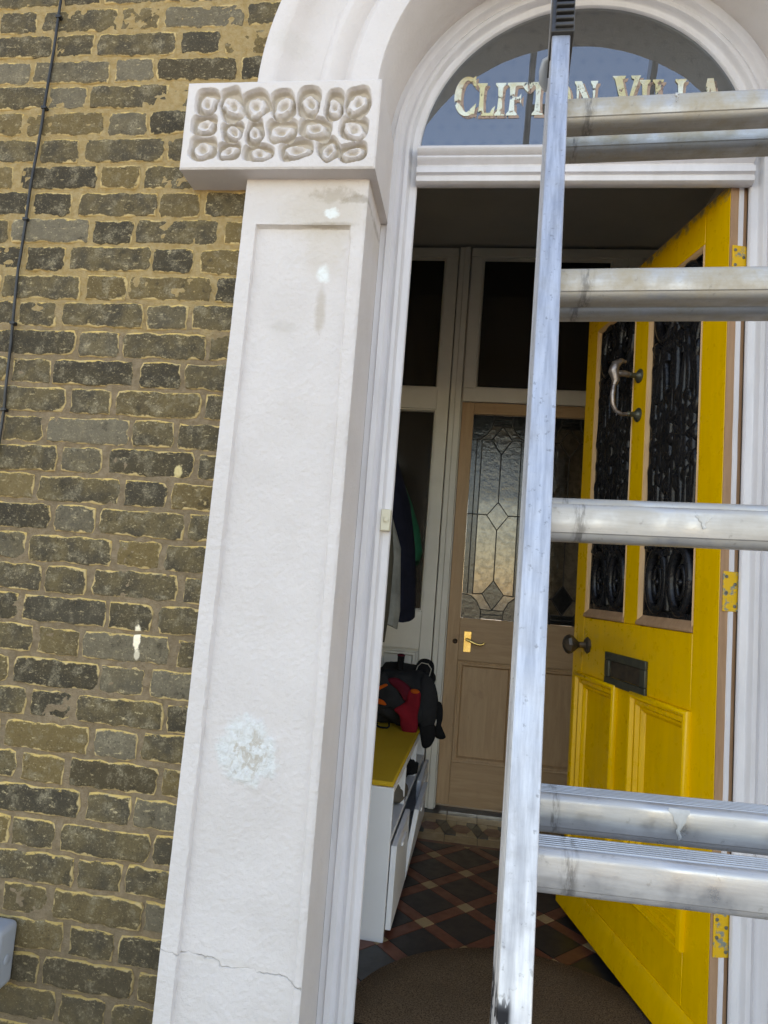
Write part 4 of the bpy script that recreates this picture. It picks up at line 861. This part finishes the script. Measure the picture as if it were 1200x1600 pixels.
# ------------------------------------------------------------------ coats on the left wall
cr = thing('coat_rack', 'white coat rail with pegs on the hall wall behind the coats', 'coat rack')
mb = MB(); mb.box((HL + .001, .75, 1.74), (HL + .022, 1.92, 1.83)); part('rail_board', mb, 'inwhite', cr, bevel=.003)
for y in (1.05, 1.32, 1.58):
    mb = MB(); mb.tube([(HL + .02, y, 1.78), (HL + .06, y, 1.775), (HL + .085, y, 1.80)], [.007, .007, .010], 10); part('peg', mb, 'steel', cr, 50)
def coat(name, mat, y0, depth, prof_, seed, label, cat='coat'):
    """hanging garment: prof_ = (z, x_out) pairs, back against the wall"""
    mb = MB(); NZ, NU = 46, 44; vs_ = []; zs = [p[0] for p in prof_][::-1]; xs_ = [p[1] for p in prof_][::-1]
    for i in range(NZ + 1):
        z = prof_[0][0] + (prof_[-1][0] - prof_[0][0]) * i / NZ; xo = float(np.interp(z, zs, xs_)); t0 = i / NZ
        hw = depth * (.55 + .45 * min(1, t0 * 2.2))
        for j in range(NU):
            t = 2 * math.pi * j / NU; fold = 1 + .10 * t0 * math.sin(t * 7 + seed + t0 * 1.4) + .07 * mn.noise((math.cos(t) * 2 + seed, math.sin(t) * 2, z * 3))
            cxm = (HL + .012 + xo) / 2; rx = (xo - HL - .012) / 2
            vs_.append((max(HL + .006, cxm + rx * math.cos(t) * (fold if math.cos(t) < .8 else 1)), y0 + hw * math.sin(t) * fold, z + .012 * math.sin(t * 3 + seed) * t0))
    mb.add(vs_, [(i * NU + j, i * NU + (j + 1) % NU, (i + 1) * NU + (j + 1) % NU, (i + 1) * NU + j) for i in range(NZ) for j in range(NU)] + [tuple(range(NU))[::-1], tuple(NZ * NU + j for j in range(NU))])
    return tag(part(name, mb, mat, None, 70), label, cat)
coat('coat', 'navy', 1.34, .12, [(1.78, .575), (1.70, .605), (1.58, .650), (1.44, .700), (1.25, .735), (1.05, .752), (.955, .755)], 1.0, 'long dark navy coat hanging from the rail, middle of the coats')
coat('jacket', 'green', 1.60, .10, [(1.76, .56), (1.62, .615), (1.48, .680), (1.36, .725), (1.25, .748), (1.20, .735)], 2.6, 'bright green jacket hanging behind the navy coat', 'jacket')
coat('coat', 'olive', 1.05, .09, [(1.76, .56), (1.60, .60), (1.42, .655), (1.2, .680), (1.0, .678), (.885, .668)], 4.1, 'olive grey coat hanging nearest the front door')
coat('jacket', 'pale', 1.19, .05, [(1.74, .55), (1.50, .60), (1.25, .690), (1.0, .706), (.93, .700)], 5.2, 'pale grey garment between the olive and navy coats', 'jacket')

# ------------------------------------------------------------------ aluminium extension ladder leaning on the house
lo = Vector((1.0490, -1.0194, 1.1672)); la = Vector((.0222, .3309, .9434)).normalized(); lr = Vector((.9996, -.0182, .0222)).normalized(); ln = Vector((.0246, .9432, -.3314)).normalized()
lad = thing('extension_ladder', 'aluminium extension ladder leaning on the house front in front of the doorway', 'ladder', tuple(lo))
lx = (lr - la * lr.dot(la)).normalized(); ly = la.cross(lx)
Rm = Matrix((lx, ly, la)).transposed().to_4x4()      # local x along the rung, y towards the house, z up the stile
RS = (lr.dot(ly) / lr.dot(lx), lr.dot(la) / lr.dot(lx))    # the worn rungs sit a hair out of square
lad.rotation_euler = Rm.to_euler()
SW, WID = .0205, .395
def stile(x0, s0, s1, yc, out, cap_):
    pr_ = [(0, -.030), (SW, -.030), (SW, -.0285), (SW, .030), (0, .030), (0, .024), (.0022, .0225), (.0022, .004), (0, .0025), (0, -.0025), (.0022, -.004), (.0022, -.0225), (0, -.024)]
    if not out: pr_ = [(SW - p, q) for p, q in pr_][::-1]
    mb = MB(); mb.prism([(x0 + p, yc + q) for p, q in pr_], lambda p, q, t: (p, q, t), s0, s1); return part('stile', mb, 'alu', lad, bevel=.0012)
S0, S1F, S1R, GAP, OFF = -1.54, .602, 2.76, .064, .0377
stile(-SW, S0 + .04, S1F, 0, True, 1); stile(WID, S0 + .04, S1F, 0, False, 1)
stile(-SW + .0005, S0, S1R, GAP, True, 0); stile(WID, S0, S1R, GAP, False, 0)
# D-shaped rung, ribbed tread level with the ground when the ladder leans
ct, st = la.z, la.y
def rung_me():
    pr_ = [(.0165, -.0125), (.0165, .0150)]; nr = 6
    for k in range(nr):
        h0 = .0155 - k * .0042; pr_ += [(h0, .0168), (h0 - .0018, .0168), (h0 - .0024, .0154), (h0 - .0036, .0154)]
    for a in range(90, -1, -15): pr_.append((-.0104 - .0062 * math.cos(R(a)), .0104 + .0062 * math.sin(R(a))))
    pr_ += [(-.0171, .0052), (-.0173, -.0005), (-.0169, -.0055), (-.0160, -.0098), (-.0147, -.0108), (-.0138, -.0130), (-.0118, -.0155), (-.0080, -.0172), (.0090, -.0172), (.0150, -.0155)]
    mb = MB()     # (h towards the house, v up) rotated into the ladder's (y, z)
    mb.prism([((h * ct - v * st) * .88, (h * st + v * ct) * .88) for h, v in pr_], lambda p, q, t: (t, p + RS[0] * t, q + RS[1] * t), 0, WID); return mb.mesh('rung', 'rung', 28)
RME = rung_me(); rungs = {}
for k in range(-6, 3):
    rungs['f', k] = link('rung', RME, lad, (0.0, 0, .25 * k))
for k in range(-6, 12):
    if k != 3 and .25 * k + OFF < S1R - .05: rungs['r', k] = link('rung', RME, lad, (0.0, GAP, .25 * k + OFF))
# black ribbed end caps, guide brackets, feet
for x0 in (-SW, WID):
    mb = MB(); mb.box((x0 - .0015, -.034, S1F), (x0 + SW + .004, .020, S1F + .12))
    for k in range(9): mb.box((x0 + .003, -.0375 - .0004 * k, S1F + .006 + k * .0125), (x0 + SW + .003, -.0335, S1F + .012 + k * .0125))
    part('end_cap', mb, 'blackplastic', lad, bevel=.0012)
    mb = MB(); sx = -1 if x0 < 0 else 1; xe = x0 if x0 < 0 else x0 + SW
    mb.tube([(xe - sx * .001, .032, S1F + .060), (xe + sx * .003, .036, S1F + .060), (xe + sx * .0045, .046, S1F + .056), (xe + sx * .004, .056, S1F + .050), (xe - sx * .001, .066, S1F + .048)], [.003, .0055, .0065, .0065, .004], 10); part('guide_bracket', mb, 'greyplastic', lad, 50)
    mb = MB(); mb.box((x0 - .003, GAP - .034, S0 - .03), (x0 + SW + .003, GAP + .034, S0 + .05)); part('rubber_foot', mb, 'blackplastic', lad, bevel=.004)
# dried paint on the rungs
def drip(key, x, w, length, seed, top=.004):
    o = rungs[key]; mb = MB(); N = 16; r_ = random.Random(seed); prof_ = [(-.0104 - .0065 * math.cos(R(a)), .0104 + .0065 * math.sin(R(a))) for a in range(80, -1, -10)] + [(-.0174, .0052), (-.0176, -.0005), (-.0172, -.0055), (-.0163, -.0098)]
    L = [0];
    for a, b in zip(prof_, prof_[1:]): L.append(L[-1] + math.hypot(b[0] - a[0], b[1] - a[1]))
    at = lambda d: (float(np.interp(d, L, [p[0] for p in prof_])), float(np.interp(d, L, [p[1] for p in prof_])))
    vs_ = []; ns = 12
    for i in range(ns + 1):
        t = i / ns; d = top + length * t; h, v = at(d)
        ww = w * (1 - .78 * min(1, t / .55) ** 1.5) * (1 if t < .9 else (1 - t) / .1 * .9 + .1) * (1 + .3 * mn.noise((t * 6, seed, 0)))
        for s in (-1, -.5, 0, .5, 1):
            k = .0004 + .0010 * (1 - s * s); vs_.append((x + s * ww / 2 + .0015 * mn.noise((t * 5, seed, 2)), ((h - k) * ct + v * -st) * .88 + RS[0] * x, ((h - k) * st + v * ct) * .88 + RS[1] * x))
    mb.add(vs_, [(i * 5 + j, i * 5 + j + 1, (i + 1) * 5 + j + 1, (i + 1) * 5 + j) for i in range(ns) for j in range(4)])
    part('paint_drip', mb, 'drip', o, 60)
drip(('r', -1), .105, .014, .026, 1); drip(('r', -1), .175, .016, .016, 2); drip(('r', -1), .193, .012, .030, 3); drip(('f', 0), .115, .012, .012, 4, .010); drip(('f', 0), .170, .015, .008, 5, .006)
drip(('f', 2), .115, .004, .014, 6, .004); drip(('f', 2), .270, .006, .018, 7, .002); drip(('f', 2), .255, .008, .008, 8, .002)
